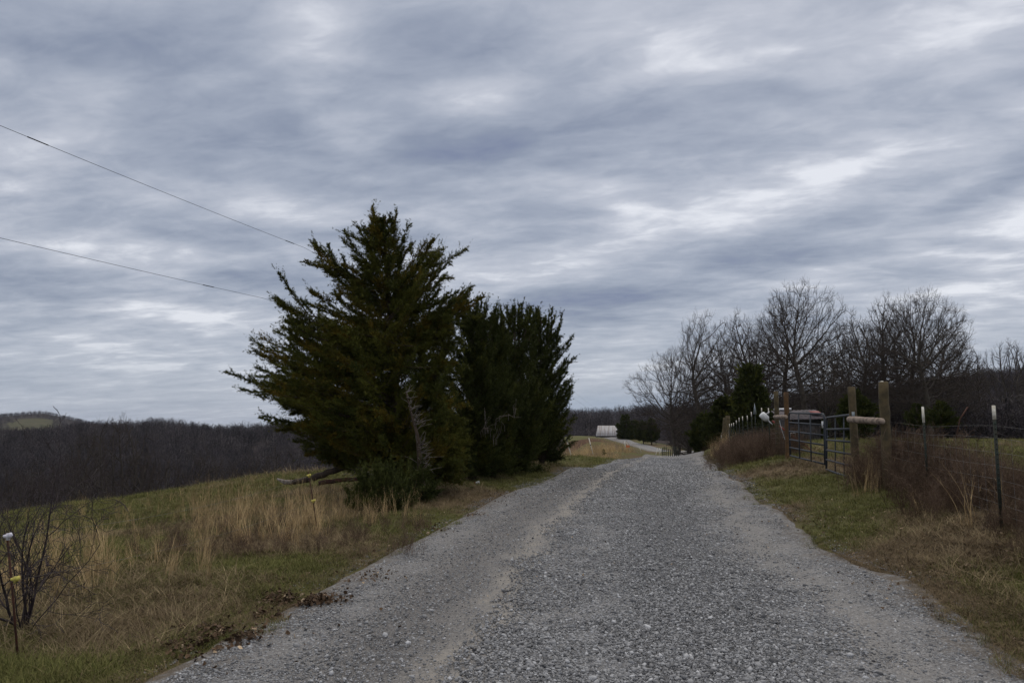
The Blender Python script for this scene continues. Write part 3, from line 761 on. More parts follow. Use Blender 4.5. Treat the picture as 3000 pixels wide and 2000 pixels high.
# ------------------------------------------------------------------ bare trees
from mathutils.kdtree import KDTree
def bare_segments(seed, height, crown_w=.75, fork=.3, base_h=.22, step=.36, kill=.62, n_att=2300, round_top=.8, stems=1, lean=0.0, up=.0, wander=.12, twigs=3, e=2.15):
    """branches grow towards points spread through the crown (space colonisation)"""
    r = np.random.default_rng(seed); Rw = height * crown_w / 2
    A_ = []
    ph = r.uniform(0, 6.28, 4)
    while len(A_) < n_att:
        z = r.random(); a = r.uniform(0, 6.28)
        prof = np.interp(z, [0, .15, .4, .7, .88, 1], [.62, .92, 1.0, .86, .55, .10])
        prof *= 1 + .22 * math.sin(3 * a + ph[0] + 4 * z) + .18 * math.sin(5 * a + ph[1] - 7 * z) + .10 * math.sin(13 * z + ph[2] + 2 * a)
        q = r.random() ** .5
        if r.random() > prof ** 1.4: continue
        A_.append((math.cos(a) * q * prof * Rw, math.sin(a) * q * prof * Rw, height * (base_h + (1 - base_h) * z)))
    A_ = np.array(A_)
    pos = []; par = []
    for sidx in range(stems):
        a0 = r.uniform(0, 6.28); p = np.array([math.cos(a0), math.sin(a0), 0]) * (.35 * (stems > 1)); d = np.array([math.cos(a0) * .18 * (stems > 1), math.sin(a0) * .18 * (stems > 1), 1.0]); par_i = -1
        hh = -.3
        while hh < height * fork:
            pos.append(p + (0, 0, hh)); par.append(par_i); par_i = len(pos) - 1
            d = d + r.normal(0, .07, 3) * (1, 1, 0); p = p + d * (1, 1, 0) * step * .6; hh += step
    pos = [np.array(p) for p in pos]; alive = np.ones(len(A_), bool); dirs = {}
    for it in range(110):
        if not alive.any(): break
        kd = KDTree(len(pos))
        for i_, p in enumerate(pos): kd.insert(p, i_)
        kd.balance(); acc = {}
        for ai in np.nonzero(alive)[0]:
            co, i_, dist = kd.find(A_[ai])
            if dist < kill: alive[ai] = False; continue
            v_ = A_[ai] - pos[i_]; v_ /= dist
            if i_ in acc: acc[i_] = acc[i_] + v_
            else: acc[i_] = v_
        new = 0
        for i_, v_ in acc.items():
            pd = pos[i_] - pos[par[i_]] if par[i_] >= 0 else np.array([0, 0, step]); pd = pd / (np.linalg.norm(pd) + 1e-9)
            v_ = v_ / (np.linalg.norm(v_) + 1e-9) + pd * .85 + r.normal(0, wander, 3) + np.array([0, 0, up * .15]); v_ /= np.linalg.norm(v_)
            q = pos[i_] + v_ * step
            key = (i_, tuple(np.round(v_, 1)))
            if dirs.get(key, 0) > 0: continue
            dirs[key] = 1; pos.append(q); par.append(i_); new += 1
        if not new: break
    n = len(pos); pos = np.array(pos); par = np.array(par)
    w = np.zeros(n); kids = np.bincount(par[par >= 0], minlength=n); w[kids == 0] = 1.0
    for i_ in range(n - 1, -1, -1):
        if w[i_] == 0: w[i_] = 1.0
        if par[i_] >= 0: w[par[i_]] += w[i_]
    rad = w ** (1 / e); rad = np.maximum(rad / rad.max() * height * .024, .006)
    m = par >= 0
    P0 = [pos[par[m]]]; P1 = [pos[m]]; R0 = [np.minimum(rad[par[m]], rad[m] * 1.25)]; R1 = [rad[m]]; big = rad > height * .0042
    LV = [np.where(big[m], 0, 2)]
    thin = np.nonzero((rad < height * .0032) & (par >= 0))[0]; cen = np.array([0, 0, height * .35])
    for k in range(twigs):
        sel = thin[r.random(len(thin)) < .55]; d = pos[sel] - pos[par[sel]]; d /= np.linalg.norm(d, axis=1)[:, None] + 1e-9
        st = pos[sel]
        out = st - cen; out /= np.linalg.norm(out, axis=1)[:, None]; dd = d * .35 + out * .75 + r.normal(0, .42, d.shape) + (0, 0, .1); dd /= np.linalg.norm(dd, axis=1)[:, None]; L_ = r.uniform(.3, 1.15, len(sel))[:, None] * height / 15
        mid = st + dd * L_ * .5; dd2 = dd + r.normal(0, .25, d.shape) + (0, 0, .15); dd2 /= np.linalg.norm(dd2, axis=1)[:, None]
        en = mid + dd2 * L_ * .5
        P0 += [st, mid]; P1 += [mid, en]; z0 = np.full(len(sel), .004)
        R0 += [z0, z0]; R1 += [z0, z0 * .5]; LV += [np.full(len(sel), 3)] * 2
        for _ in range(2):
            dd3 = dd + r.normal(0, .5, d.shape); dd3 /= np.linalg.norm(dd3, axis=1)[:, None]; f0 = r.uniform(.3, 1, (len(sel), 1))
            P0.append(st + (mid - st) * f0); P1.append(st + (mid - st) * f0 + dd3 * L_ * .5); R0.append(z0); R1.append(z0 * .5); LV.append(np.full(len(sel), 3))
    return [np.concatenate(q) for q in (P0, P1, R0, R1, LV)]
def bare_tree_at(name, seed, label, cat, group, rmin=.0075, **kw):
    P0, P1, R0, R1, L_ = bare_segments(seed, **kw)
    zt = P1[:, 2].max(); s = kw['height'] / zt; P0 *= s; P1 *= s
    R0 = np.maximum(R0, rmin); R1 = np.maximum(R1, rmin * .7)
    t = thing(name, (0, 0, 0), label, cat, group)
    a = L_ <= 1; R0 = np.where(a, R0, np.minimum(R0, .05)); cr_ = np.percentile(np.hypot(P1[:, 0], P1[:, 1]), 97)
    v, f = seg_tubes(P0[a], P1[a], R0[a], R1[a], 7); mesh_np('trunk', v, f, M['bark'], t, True)
    v, f = seg_tubes(P0[~a], P1[~a], R0[~a], R1[~a], 3); mesh_np('crown', v, f, M['twig'], t)
    t['w'] = 0.0; del t['w']
    return t, float(np.percentile(np.hypot(P1[:, 0], P1[:, 1]), 97))
KINDS = [dict(height=15, crown_w=.86, fork=.52, n_att=3300, kill=.55, base_h=.24), dict(height=15, crown_w=.70, fork=.58, n_att=2700, kill=.55, base_h=.22), dict(height=15, crown_w=1.05, fork=.35, n_att=3100, kill=.58, base_h=.24),
         dict(height=15, crown_w=.44, fork=.6, n_att=1500, kill=.52), dict(height=15, crown_w=.34, fork=.7, n_att=900, kill=.5), dict(height=15, crown_w=.72, fork=.22, stems=3, base_h=.08, n_att=2000, kill=.58)]
PROTO = []
GR = 'bare winter trees right of the road'; GL = 'bare winter trees below the left pasture'
TREES = [  # u, v of top, distance, width in pixels, kind, label, group
    (2060, 893, 76, 230, 1, 'bare tree with a round twiggy head, nearest right of where the road dips', GR),
    (1975, 1010, 84, 220, 2, 'low spreading bare tree, leftmost of the row, leaning over the road', GR),
    (2160, 890, 88, 110, 3, 'slim bare tree between the round-headed tree and the tallest one', GR),
    (2345, 802, 72, 330, 0, 'tallest and broadest bare tree, directly above the little shed', GR),
    (2285, 850, 77, 190, 1, 'upright bare tree just left of the tallest one', GR),
    (2410, 985, 80, 160, 5, 'short many-stemmed bare tree behind the gate opening', GR),
    (2500, 895, 88, 150, 3, 'slender bare tree in the gap between the two tallest crowns', GR),
    (2590, 840, 82, 160, 3, 'narrow tall bare tree above the right gate brace', GR),
    (2650, 845, 80, 170, 1, 'bare tree with dense upright limbs left of the wide right-hand crown', GR),
    (2705, 826, 74, 290, 0, 'wide bare tree with one long limb reaching right towards the open sky', GR),
    (2780, 1010, 86, 180, 5, 'shorter bushy bare tree at the foot of the wide right-hand crown', GR),
    (2855, 1012, 105, 70, 4, 'thin bare sapling alone against the sky right of the grove', GR),
    (2950, 985, 112, 130, 5, 'airy bare tree near the right border of the photo', GR),
    (2998, 1020, 100, 80, 4, 'thin bare tree cut by the right border of the photo', GR),
    (1985, 1150, 96, 110, 3, 'low scrubby bare tree hanging over the far dip of the road', GR),
    (2010, 1120, 90, 150, 5, 'bushy bare tree standing behind the utility pole right of the far road', GR),
    (2110, 1060, 92, 130, 5, 'short bare tree right beside the pointed evergreen', GR),
    (2230, 1010, 92, 150, 5, 'low bare tree behind the fence of white-tipped posts', GR),
    (2560, 1040, 96, 150, 5, 'low bare tree between the two wooden posts of the right brace', GR),
    (2460, 1060, 100, 130, 3, 'slight bare tree low behind the right gate leaf', GR),
    (2105, 965, 80, 170, 1, 'mid-height bare tree filling the gap right of the round twiggy one', GR),
    (2225, 925, 84, 190, 0, 'bare tree left of the tallest pair, with its crown touching the slim tree', GR),
    (2450, 940, 84, 190, 1, 'bare tree whose crown leans against the right side of the tallest one', GR),
    (2545, 930, 92, 170, 0, 'bare tree seen over the left wooden post of the right brace', GR),
    (2625, 900, 88, 180, 1, 'bare tree behind the tallest wooden post', GR),
    (2765, 925, 84, 150, 1, 'rounded bare tree under the long limb reaching right', GR),
    (345, 1200, 78, 150, 5, 'tall bare tree whose twigs rise above the left skyline', GL),
    (275, 1228, 84, 90, 3, 'narrow bare tree just left of the one rising above the skyline', GL),
    (120, 1330, 62, 150, 5, 'bushy bare tree low at the left border below the clearing', GL),
    (215, 1310, 70, 130, 1, 'round bare tree below the clearing on the far hill', GL),
    (30, 1350, 58, 130, 5, 'scrubby bare tree at the very left edge of the photo', GL),
    (410, 1290, 72, 130, 3, 'upright bare tree right of the one rising above the skyline', GL),
    (470, 1310, 70, 110, 5, 'many-stemmed bare tree right of the round one below the clearing', GL),
    (600, 1290, 76, 120, 3, 'slim bare tree on the left hillside, left of the pale scrubby one', GL),
    (655, 1325, 62, 110, 5, 'pale scrubby tree above the middle of the pasture edge', GL),
    (735, 1310, 66, 130, 1, 'rounded bare tree left of the big cedar', GL),
    (820, 1290, 72, 130, 5, 'bare tree partly behind the lowest boughs of the big cedar', GL),
]
for k, kw in enumerate(KINDS):
    PROTO.append(None)
proto_src = {}
for (u, vt, d, wpx, kd, lab, grp) in TREES:
    left = grp == GL
    top = P(u, vt, d); gz = Hs(top[0], d)
    h = top[2] - gz; w = wpx / F * d
    key = (kd, left)
    if kd not in proto_src:
        t, rad = bare_tree_at('bare_tree', 300 + kd * 7, lab, 'tree', grp, **KINDS[kd]); proto_src[kd] = (t, rad); first = True
    else:
        t0, rad = proto_src[kd]; t = copy_tree(t0)
    t['label'] = lab; t['group'] = grp; t['category'] = 'tree'
    t.location = (top[0], d, gz - .05)
    s = h / 15.0; sw = (w / 2) / rad
    sw = min(max(sw, s * .7), s * 1.45)
    t.scale = (sw, sw, s); t.rotation_euler = (0, 0, rng.uniform(0, 6.28))

# ------------------------------------------------------------------ evergreen cedars
def leaves(Pn, Dn, Ln, K, ll, lw, spread, r):
    """K thin leaf slivers along each shoot"""
    n = len(Pn); t = r.random((n, K)) ** .8
    base_ = Pn[:, None] + Dn[:, None] * (Ln[:, None] * t)[..., None] + r.normal(0, .008, (n, K, 3))
    d = Dn[:, None] + r.normal(0, spread, (n, K, 3)); d /= np.linalg.norm(d, axis=2, keepdims=True)
    side = np.cross(d, r.normal(0, 1, (n, K, 3))); side /= np.linalg.norm(side, axis=2, keepdims=True) + 1e-9
    L_ = ll * r.uniform(.5, 1.4, (n, K, 1)) * (1.1 - .5 * t[..., None]); w = lw * r.uniform(.6, 1.4, (n, K, 1))
    V = np.stack([base_ - side * w, base_ + side * w, base_ + d * L_], 2).reshape(-1, 3)
    return V, np.arange(len(V)).reshape(-1, 3)
def limb_shoots(p0, p1, sag, r, dens, width, upbias=.35):
    """secondary shoots along a curved limb from p0 to p1"""
    L_ = np.linalg.norm(p1 - p0); n = max(8, int(L_ * dens)); t = (np.arange(n) + r.random(n)) / n
    t = .12 + .88 * t
    mid = (p0 + p1) / 2 + np.array([0, 0, -sag * L_])
    B = (1 - t)[:, None] ** 2 * p0 + 2 * ((1 - t) * t)[:, None] * mid + t[:, None] ** 2 * p1
    Tn = 2 * (1 - t)[:, None] * (mid - p0) + 2 * t[:, None] * (p1 - mid); Tn /= np.linalg.norm(Tn, axis=1)[:, None]
    d = Tn * (.80 + .8 * t[:, None]) + r.normal(0, .46, (n, 3)) + np.array([0, 0, upbias * .6]); d /= np.linalg.norm(d, axis=1)[:, None]
    ln = width * (1.1 - .78 * t) * r.uniform(.35, 1.35, n) * np.where(r.random(n) < .12, 1.5, 1)
    tt_ = np.linspace(0, 1, 9)
    curve = (1 - tt_)[:, None] ** 2 * p0 + 2 * ((1 - tt_) * tt_)[:, None] * mid + tt_[:, None] ** 2 * p1
    return B, d, ln, curve
def cedar(name, label, group, seed, base_, trunk_pts, limbs, K=13, ll=.085, lw=.010, dens=26, mat_mix=(0, 1), fine=.2, mats=('cedar', 'cedar_warm'), trunk_r=.14, spread=.34, wisp=1.0):
    """limbs: list of (p0, p1, width) in world space"""
    r = np.random.default_rng(seed); base_ = np.array(base_)
    t = thing(name, base_, label, 'tree', group)
    mb = MB(); tp = np.array(trunk_pts) - base_
    mb.tube(tp, np.linspace(trunk_r, trunk_r * .15, len(tp)), 9)
    Bs = []; Ds = []; Ls = []; Ms = []
    for (p0, p1, wd) in limbs:
        p0 = np.array(p0) - base_; p1 = np.array(p1) - base_
        B, d, ln, cv = limb_shoots(p0, p1, r.uniform(.03, .17), r, dens, wd)
        L_ = np.linalg.norm(p1 - p0)
        mb.tube(cv, np.linspace(.007 + .008 * L_, .002, len(cv)), 5, False)
        Bs.append(B); Ds.append(d); Ls.append(ln); Ms.append(np.full(len(B), r.random()))
    WB = []; WD = []; WL = []
    for (p0, p1, wd) in limbs:
        v_ = np.array(p1) - np.array(p0); L_ = np.linalg.norm(v_)
        if L_ < .5: continue
        v_ = v_ / L_
        for _ in range(5):
            d_ = v_ + r.normal(0, .33, 3) + np.array([0, 0, .12]); d_ /= np.linalg.norm(d_)
            WB.append(np.array(p1) - base_ - v_ * r.uniform(0, .3)); WD.append(d_); WL.append(r.uniform(.14, .38) * wisp)
    B = np.concatenate(Bs); D = np.concatenate(Ds); Ln = np.concatenate(Ls); Mx = np.concatenate(Ms)
    # each shoot carries finer side shoots
    S_ = 4
    t2 = r.random((len(B), S_)); B2 = (B[:, None] + D[:, None] * (Ln[:, None] * t2)[..., None]).reshape(-1, 3)
    D2 = (D[:, None] + r.normal(0, .5, (len(B), S_, 3))).reshape(-1, 3); D2 /= np.linalg.norm(D2, axis=1)[:, None]
    L2 = np.repeat(Ln, S_) * r.uniform(.25, .6, len(B2)); M2 = np.repeat(Mx, S_)
    B = np.concatenate([B, B2]); D = np.concatenate([D, D2]); Ln = np.concatenate([Ln, L2]); Mx = np.concatenate([Mx, M2])
    mb.build('trunk', M['cedar_bark'], t, True)
    me_faces = []
    warm = Mx > (1 - fine)
    WB = np.array(WB); WD = np.array(WD); WL = np.array(WL)
    if len(WB):   # each wisp carries a few short side sprays
        t3 = r.random((len(WB), 4)); B3 = (WB[:, None] + WD[:, None] * (WL[:, None] * t3)[..., None]).reshape(-1, 3); D3 = (WD[:, None] + r.normal(0, .38, (len(WB), 4, 3))).reshape(-1, 3); D3 /= np.linalg.norm(D3, axis=1)[:, None]
        L3 = (WL[:, None] * .42 * (1.1 - t3)).reshape(-1); WB = np.concatenate([WB, B3]); WD = np.concatenate([WD, D3]); WL = np.concatenate([WL, L3])
    va, fa_ = leaves(B[~warm], D[~warm], Ln[~warm], K, ll, lw, spread, r)
    if len(WB):
        vw, fw = leaves(WB, WD, WL, 9, ll * .75, lw * .8, .3, r); fa_ = np.concatenate([fa_, fw + len(va)]); va = np.concatenate([va, vw])
    cr = mesh_np('crown', va, fa_, M[mats[0]], t)
    if warm.any():
        vb, fb = leaves(B[warm], D[warm], Ln[warm], K, ll, lw, spread, r)
        o = mesh_np('warm_sprays', vb, fb, M[mats[1]], t)  # warmer foliage tone on limbs picked at random
    return t
def column_limbs(x, y, z0, z1, prof, n, r, rise=.45, d_bias=None, start=.0):
    """limbs of a dense columnar cedar; prof(t) = radius at relative height of the tips"""
    out = []
    for i in range(n):
        t = (i + r.random()) / n; az = r.uniform(0, 6.283); rad = prof(t) * r.uniform(.62, 1.08)
        zt = z0 + (z1 - z0) * t; zs = max(zt - rad * r.uniform(rise, rise * 2.2), z0 + .08)
        p0 = np.array([x, y, zs]) + np.array([math.cos(az), math.sin(az), 0]) * rad * .06
        p1 = np.array([x + math.cos(az) * rad, y + math.sin(az) * rad, zt])
        out.append((p0, p1, .16 + .20 * rad))
    return out
CG = 'evergreen cedars in a row on the left verge'
# -- the big cedar: its boughs follow the photograph
D0 = 17.6
bz = HGs(*P(1215, 1435, D0)[:2])
bb = P(1200, 1435, D0); bb[2] = bz - .05
def Q(u, v, dd=0.0): return P(u, v, D0 + dd)
r0 = np.random.default_rng(5)
trunk = [bb, Q(1180, 1330), Q(1165, 1200), Q(1150, 1050), Q(1140, 900), Q(1130, 760), Q(1125, 640)]
def axis(v):
    vs = [1435, 1330, 1200, 1050, 900, 760, 600]; us = [1200, 1180, 1165, 1150, 1140, 1130, 1125]
    return np.interp(-v, [-a for a in vs], us)
L0 = []
BOUGHS = [  # tip pixel, start v on the trunk, depth of tip
    (1087, 598, 780, 0), (1165, 594, 800, 0), (1210, 632, 800, .1), (1045, 640, 760, -.1), (1120, 630, 800, .2), (1140, 650, 820, -.3),
    (893, 700, 985, -.3), (900, 715, 1000, .1), (915, 745, 1010, .4), (930, 765, 1040, -.1), (985, 685, 900, .1), (1045, 680, 850, -.2), (1035, 770, 900, -.6), (1000, 800, 960, -.2),
    (885, 842, 1040, .2), (905, 880, 1060, -.2), (960, 850, 1040, .4), (975, 900, 1080, -.4),
    (778, 862, 1130, -.2), (790, 880, 1140, .2), (815, 915, 1150, .0), (860, 950, 1170, -.5), (840, 930, 1150, .4), (930, 970, 1150, -.9),
    (790, 965, 1190, .1), (830, 990, 1180, -.3), (715, 992, 1240, -.3), (740, 978, 1240, .3), (712, 1018, 1250, .0), (740, 1015, 1230, -.4), (760, 1050, 1240, .4),
    (725, 1070, 1290, -.1), (708, 1104, 1290, .2), (745, 1110, 1310, -.3), (760, 1140, 1310, .1), (785, 1165, 1320, -.4), (815, 1190, 1330, .3), (800, 1225, 1330, -.1), (830, 1260, 1340, .2), (835, 1290, 1335, -.3),
    (870, 1320, 1330, .1), (920, 1340, 1320, -.2), (960, 1345, 1310, .3), (1010, 1330, 1300, -.5), (770, 1095, 1290, -.7), (800, 1130, 1290, -.9), (850, 1180, 1300, -1.2), (900, 1240, 1310, -1.3),
    (1262, 688, 860, 0), (1290, 680, 880, .2), (1320, 705, 900, -.2), (1340, 745, 930, .1), (1325, 790, 950, -.2), (1310, 830, 980, .2), (1290, 720, 900, -.4), (1300, 860, 1010, .4), (1290, 900, 1040, -.3),
    (1220, 760, 900, -.5), (1240, 820, 960, -.8), (1190, 700, 880, .4), (1290, 980, 1120, -.3), (1310, 1060, 1200, .1), (1300, 940, 1080, .3),
    (1399, 846, 1020, .4), (1385, 852, 1000, .7), (1410, 865, 1020, .6), (1360, 862, 1010, .2), (1380, 870, 1040, .2), (1350, 900, 1050, .5), (1340, 925, 1080, .1), (1330, 1000, 1150, .5), (1330, 1100, 1250, .2), (1330, 1200, 1330, -.1), (1335, 1290, 1390, .1), (1320, 1350, 1410, .2), (1330, 1150, 1290, -.4),
]
for (u, v, vs, dd) in BOUGHS:
    vs = v + (vs - v) * (.62 if u < 1130 and v > 650 else 1.0); s = Q(axis(vs), vs, dd * .15); e_ = Q(u, v, dd); ll_ = np.linalg.norm(e_ - s); e_ = s + (e_ - s) * (1 - .26 / ll_); wd = min(.18 + .075 * ll_, .44)
    L0.append((s, e_, wd))
    # short companions that thicken the bough
    for k in range(3):
        f_ = r0.uniform(.3, .75); st = s + (e_ - s) * f_; tip = s + (e_ - s) * min(1.0, f_ + r0.uniform(.2, .38)) + r0.normal(0, .16 + .06 * np.linalg.norm(e_ - s), 3) * (1, 1.4, .8)
        L0.append((st, tip, .20))
# the full round body between the boughs, front and back
def body_r(t):  # relative height of the tip
    return np.interp(t, [0, .12, .25, .45, .62, .8, .92, 1], [1.2, 1.75, 2.0, 1.9, 1.35, .95, .55, .15])
for i in range(230):
    t = (i + r0.random()) / 230; az = r0.uniform(0, 6.283); rad = body_r(t) * r0.uniform(.45, 1.0)
    zt = .75 + (6.15 - .75) * t; vpix = 1232 - (zt - 1.6) * F / D0
    ua = axis(vpix) - 60 * math.exp(-((t - .3) / .25) ** 2)
    c0 = Q(axis(vpix), vpix); c1 = Q(ua, vpix)
    p1 = np.array([c1[0] + math.cos(az) * rad * (1.0 if math.cos(az) < 0 else .62), D0 + math.sin(az) * rad * 1.05, zt])
    if zt < 1.55 and math.cos(az) < .25: p1[2] = 1.2 + r0.uniform(-.25, .4)
    p0 = np.array([c0[0], D0, max(p1[2] - rad * r0.uniform(.1, .6), .5)])
    L0.append((p0, p1, .24 + .06 * rad))
# foliage mass between the boughs, left and right of the trunk
for i in range(190):
    if i < 110: v = r0.uniform(930, 1335); u = r0.uniform(np.interp(v, [930, 1000, 1110, 1200, 1335], [930, 820, 750, 830, 940]), 1120); du, dv = r0.uniform(90, 200), r0.uniform(20, 90)
    else: v = r0.uniform(760, 1400); u = r0.uniform(1180, np.interp(v, [760, 850, 1000, 1400], [1235, 1280, 1330, 1330])); du, dv = -r0.uniform(50, 120), r0.uniform(60, 150)
    dd = r0.uniform(-1.1, .9); L0.append((Q(u + du, min(v + dv, 1420), dd * .6), Q(u, v, dd), .30))
# skirt on the right of the trunk down to the grass
for i in range(210):
    az = r0.uniform(-2.4, 2.0); zt = r0.uniform(.25, 4.0); rad = r0.uniform(.3, 1.1) * (1 - .1 * zt); c0 = Q(1272, 1400)
    L0.append((np.array([c0[0], D0, zt + .1]), np.array([c0[0] + math.cos(az) * rad * .8, D0 + math.sin(az) * rad, zt]), .26))
cedar('cedar_tree', 'largest cedar, wide open crown with boughs sweeping up to the left', CG, 11, bb, trunk, L0, K=11, dens=34, ll=.058, lw=.0048, fine=.30, spread=.26)
# -- the denser columns behind it
COLS = [
    (1385, 872, 20.6, 104, 'dense dark cedar right behind the largest one, with a nodding tip', 3.9),
    (1445, 905, 21.6, 95, 'narrow cedar in the middle of the row with a ragged top', 4.0),
    (1510, 884, 23.2, 105, 'tall bushy cedar second from the right end of the row', 4.6),
    (1585, 905, 25.6, 98, 'rounded dark cedar ending the row towards the crest of the road', 5.0),
]
for k, (u, vt, d, wpx, lab, _) in enumerate(COLS):
    top = P(u, vt, d); x = top[0]; gz = HGs(x, d); rr = wpx / F * d
    r1 = np.random.default_rng(40 + k)
    prof = lambda t: rr * np.interp(t, [0, .08, .3, .6, .8, .92, 1], [.62, .85, 1.0, .98, .66, .38, .12]) * (.92 + .22 * math.sin(t * 23 + k) * math.sin(t * 9 + k))
    LL = column_limbs(x, d, gz + .12, top[2] - .25, prof, 210, r1, .7)
    for j in range(12):    # leaders that make the ragged top
        a = r1.uniform(0, 6.28); q = r1.uniform(.1, .75) * rr
        LL.append((np.array([x + math.cos(a) * q * .6, d + math.sin(a) * q * .6, top[2] - r1.uniform(.9, 1.4)]), np.array([x + math.cos(a) * q, d + math.sin(a) * q, top[2] - .55 * q / rr * r1.uniform(.2, 1.2)]), .17))
    if k == 3:
        for (tu, tv) in ((1677, 986), (1681, 1049), (1670, 1010), (1660, 1090), (1655, 1120), (1640, 960), (1625, 930), (1645, 1175)):
            e_ = P(tu, tv, d + r1.normal(0, .2)); LL.append((np.array([x + .2, d, e_[2] - .8]), e_, .24))
    cedar('cedar_tree', lab, CG, 60 + k, (x, d, gz - .05), [(x, d, gz - .05), (x + .02, d, gz + 1.5), (x - .03, d, gz + 3), (x, d, top[2] - .3)], LL, K=10, dens=30, ll=.066, lw=.0058, fine=.16, mats=('cedar_dark', 'cedar'), trunk_r=.1, spread=.3)
# low bushes in front of the big cedar
def bush(u, v, w, h, lab, seed, n=60, mats=('cedar_dark', 'cedar')):
    p = hit(u, v); r1 = np.random.default_rng(seed); LL = []
    for i in range(n):
        a = r1.uniform(0, 6.28); q = r1.random() ** .5
        LL.append((p + np.array([math.cos(a) * w * q * .3, math.sin(a) * w * q * .3, .0]), p + np.array([math.cos(a) * w * q, math.sin(a) * w * q, h * (1.05 - q * q * .7) * r1.uniform(.35, 1.1)]), .17))
    return cedar('cedar_bush', lab, None, seed, p, [p, p + (0, 0, h * .6)], LL, K=11, dens=34, ll=.055, lw=.005, fine=.04, mats=mats, trunk_r=.03)
bush(1110, 1500, .70, .80, 'low spreading cedar bush under the largest cedar, nearer the pasture', 81, 80)
bush(1185, 1472, .75, .85, 'low dark cedar bush under the largest cedar, nearer the road', 82, 90)
bush(1140, 1440, .5, .45, 'small cedar sprout behind the two low bushes', 83, 60)

# dead snag with silver twigs, fallen logs
def curve_pts(ps, n=24):
    ps = np.array(ps, float); t = np.linspace(0, len(ps) - 1, n)
    return np.stack([np.interp(t, range(len(ps)), ps[:, k]) for k in range(3)], 1)
r2 = np.random.default_rng(77)
sb = P(1243, 1440, 16.3); sb[2] = HGs(sb[0], 16.3) - .05
sn = thing('dead_cedar_snag', sb, 'dead cedar stem with silvery bare twigs in front of the green cedars', 'dead tree')
mb = MB(); pl = curve_pts([sb, P(1232, 1380, 16.3), P(1228, 1320, 16.3), P(1222, 1270, 16.2), P(1206, 1215, 16.2), P(1190, 1150, 16.2)], 20) - sb
mb.tube(pl, np.linspace(.075, .012, 20), 8); mb.build('trunk', M['cedar_bark'], sn, True)
mb = MB()
for i in range(85):
    k = r2.integers(4, 20); p = pl[k]; a = r2.normal(.45, .75); el = r2.uniform(.0, .9)
    d = np.array([math.cos(a) * math.cos(el), -abs(math.sin(a)) * .6 + r2.normal(0, .3), math.sin(el)]); L_ = r2.uniform(.12, .5) * (1.2 - k / 26)
    q = p + d * L_ * .5; e_ = p + d * L_ + r2.normal(0, .05, 3)
    mb.tube([p, q, e_], [.006, .004, .002], 4)
    if r2.random() < .5: mb.tube([q, q + r2.normal(0, .08, 3) + d * .08], [.003, .0015], 3)
mb.build('dead_twigs', M['dead'], sn)
sb2 = P(1425, 1330, 20.2)
sn2 = thing('dead_branch', sb2, 'pale dead branch sticking out of the middle cedar', 'branch')
mb = MB()
for (u0, v0, u1, v1) in ((1420, 1265, 1432, 1215), (1425, 1262, 1450, 1258), (1452, 1285, 1458, 1262), (1460, 1230, 1480, 1222), (1500, 1200, 1520, 1192)):
    for q_ in range(4):
        a = P(u0 + r2.normal(0, 9), v0 + r2.normal(0, 9), 19.6) - sb2; c_ = P(u1 + r2.normal(0, 10), v1 + r2.normal(0, 14), 19.3) - sb2; mb.tube([a - (0, -.5, .15), a, (a + c_) / 2 + r2.normal(0, .03, 3), c_], [.008, .006, .004, .002], 4)
mb.build('twig', M['dead'], sn2)
def log(pts_, rad, lab, m='cedar_bark', name='fallen_log', end=None):
    pts_ = [np.array(p) for p in pts_]; b0 = pts_[0]
    t = thing(name, b0, lab, 'log', 'fallen limbs at the pasture edge')
    mb = MB(); pl = curve_pts(pts_, 16) - b0; pl[1:-1] += r2.normal(0, (rad[0] if isinstance(rad, tuple) else rad) * .15, (14, 3))
    mb.tube(pl, np.linspace(rad[0] if isinstance(rad, tuple) else rad, (rad[1] if isinstance(rad, tuple) else rad * .8), 16), 9)
    mb.build('bark', M[m], t, True)
    if end is not None:
        mb = MB(); mb.tube(np.array(end) - b0, [.05, .06, .02], 6); mb.build('split_end', M['dead'], t)
    return t
log([P(918, 1400, 17.9), P(960, 1385, 17.8), P(1000, 1370, 17.8), P(1045, 1355, 17.7), P(1110, 1365, 17.7), P(1165, 1380, 17.7)], .075, 'thick arching limb propped on the ground under the largest cedar')
log([P(1060, 1368, 17.7), P(1038, 1335, 17.7), P(1022, 1300, 17.7), P(1010, 1270, 17.7)], (.085, .05), 'dark leaning stem rising from the arching limb into the crown', name='leaning_limb')
log([P(935, 1415, 17.2), P(985, 1408, 17.2), P(1050, 1402, 17.3), P(1100, 1392, 17.4)], .05, 'reddish limb lying in the grass below the arching one', 'rust')
log([P(905, 1402, 18.6), P(870, 1410, 18.8), P(850, 1413, 19.0)], (.07, .05), 'short dead log with a pale split end at the pasture edge', 'cedar_bark', end=[P(858, 1411, 18.9), P(835, 1412, 19.0), P(812, 1402, 19.1)])
mb = MB(); bp = P(1110, 1395, 17.0); t = thing('twig_pile', bp, 'tangle of silvery dead twigs on the grass under the largest cedar', 'twigs')
for i in range(60):
    a = np.array([r2.normal(0, .25), r2.normal(0, .2), r2.uniform(-.05, .1)]); d = r2.normal(0, 1, 3) * (1, .6, .35); d /= np.linalg.norm(d)
    mb.tube([a, a + d * .15, a + d * .28 + r2.normal(0, .04, 3)], [.004, .003, .0015], 3)
mb.build('twig', M['dead'], t)

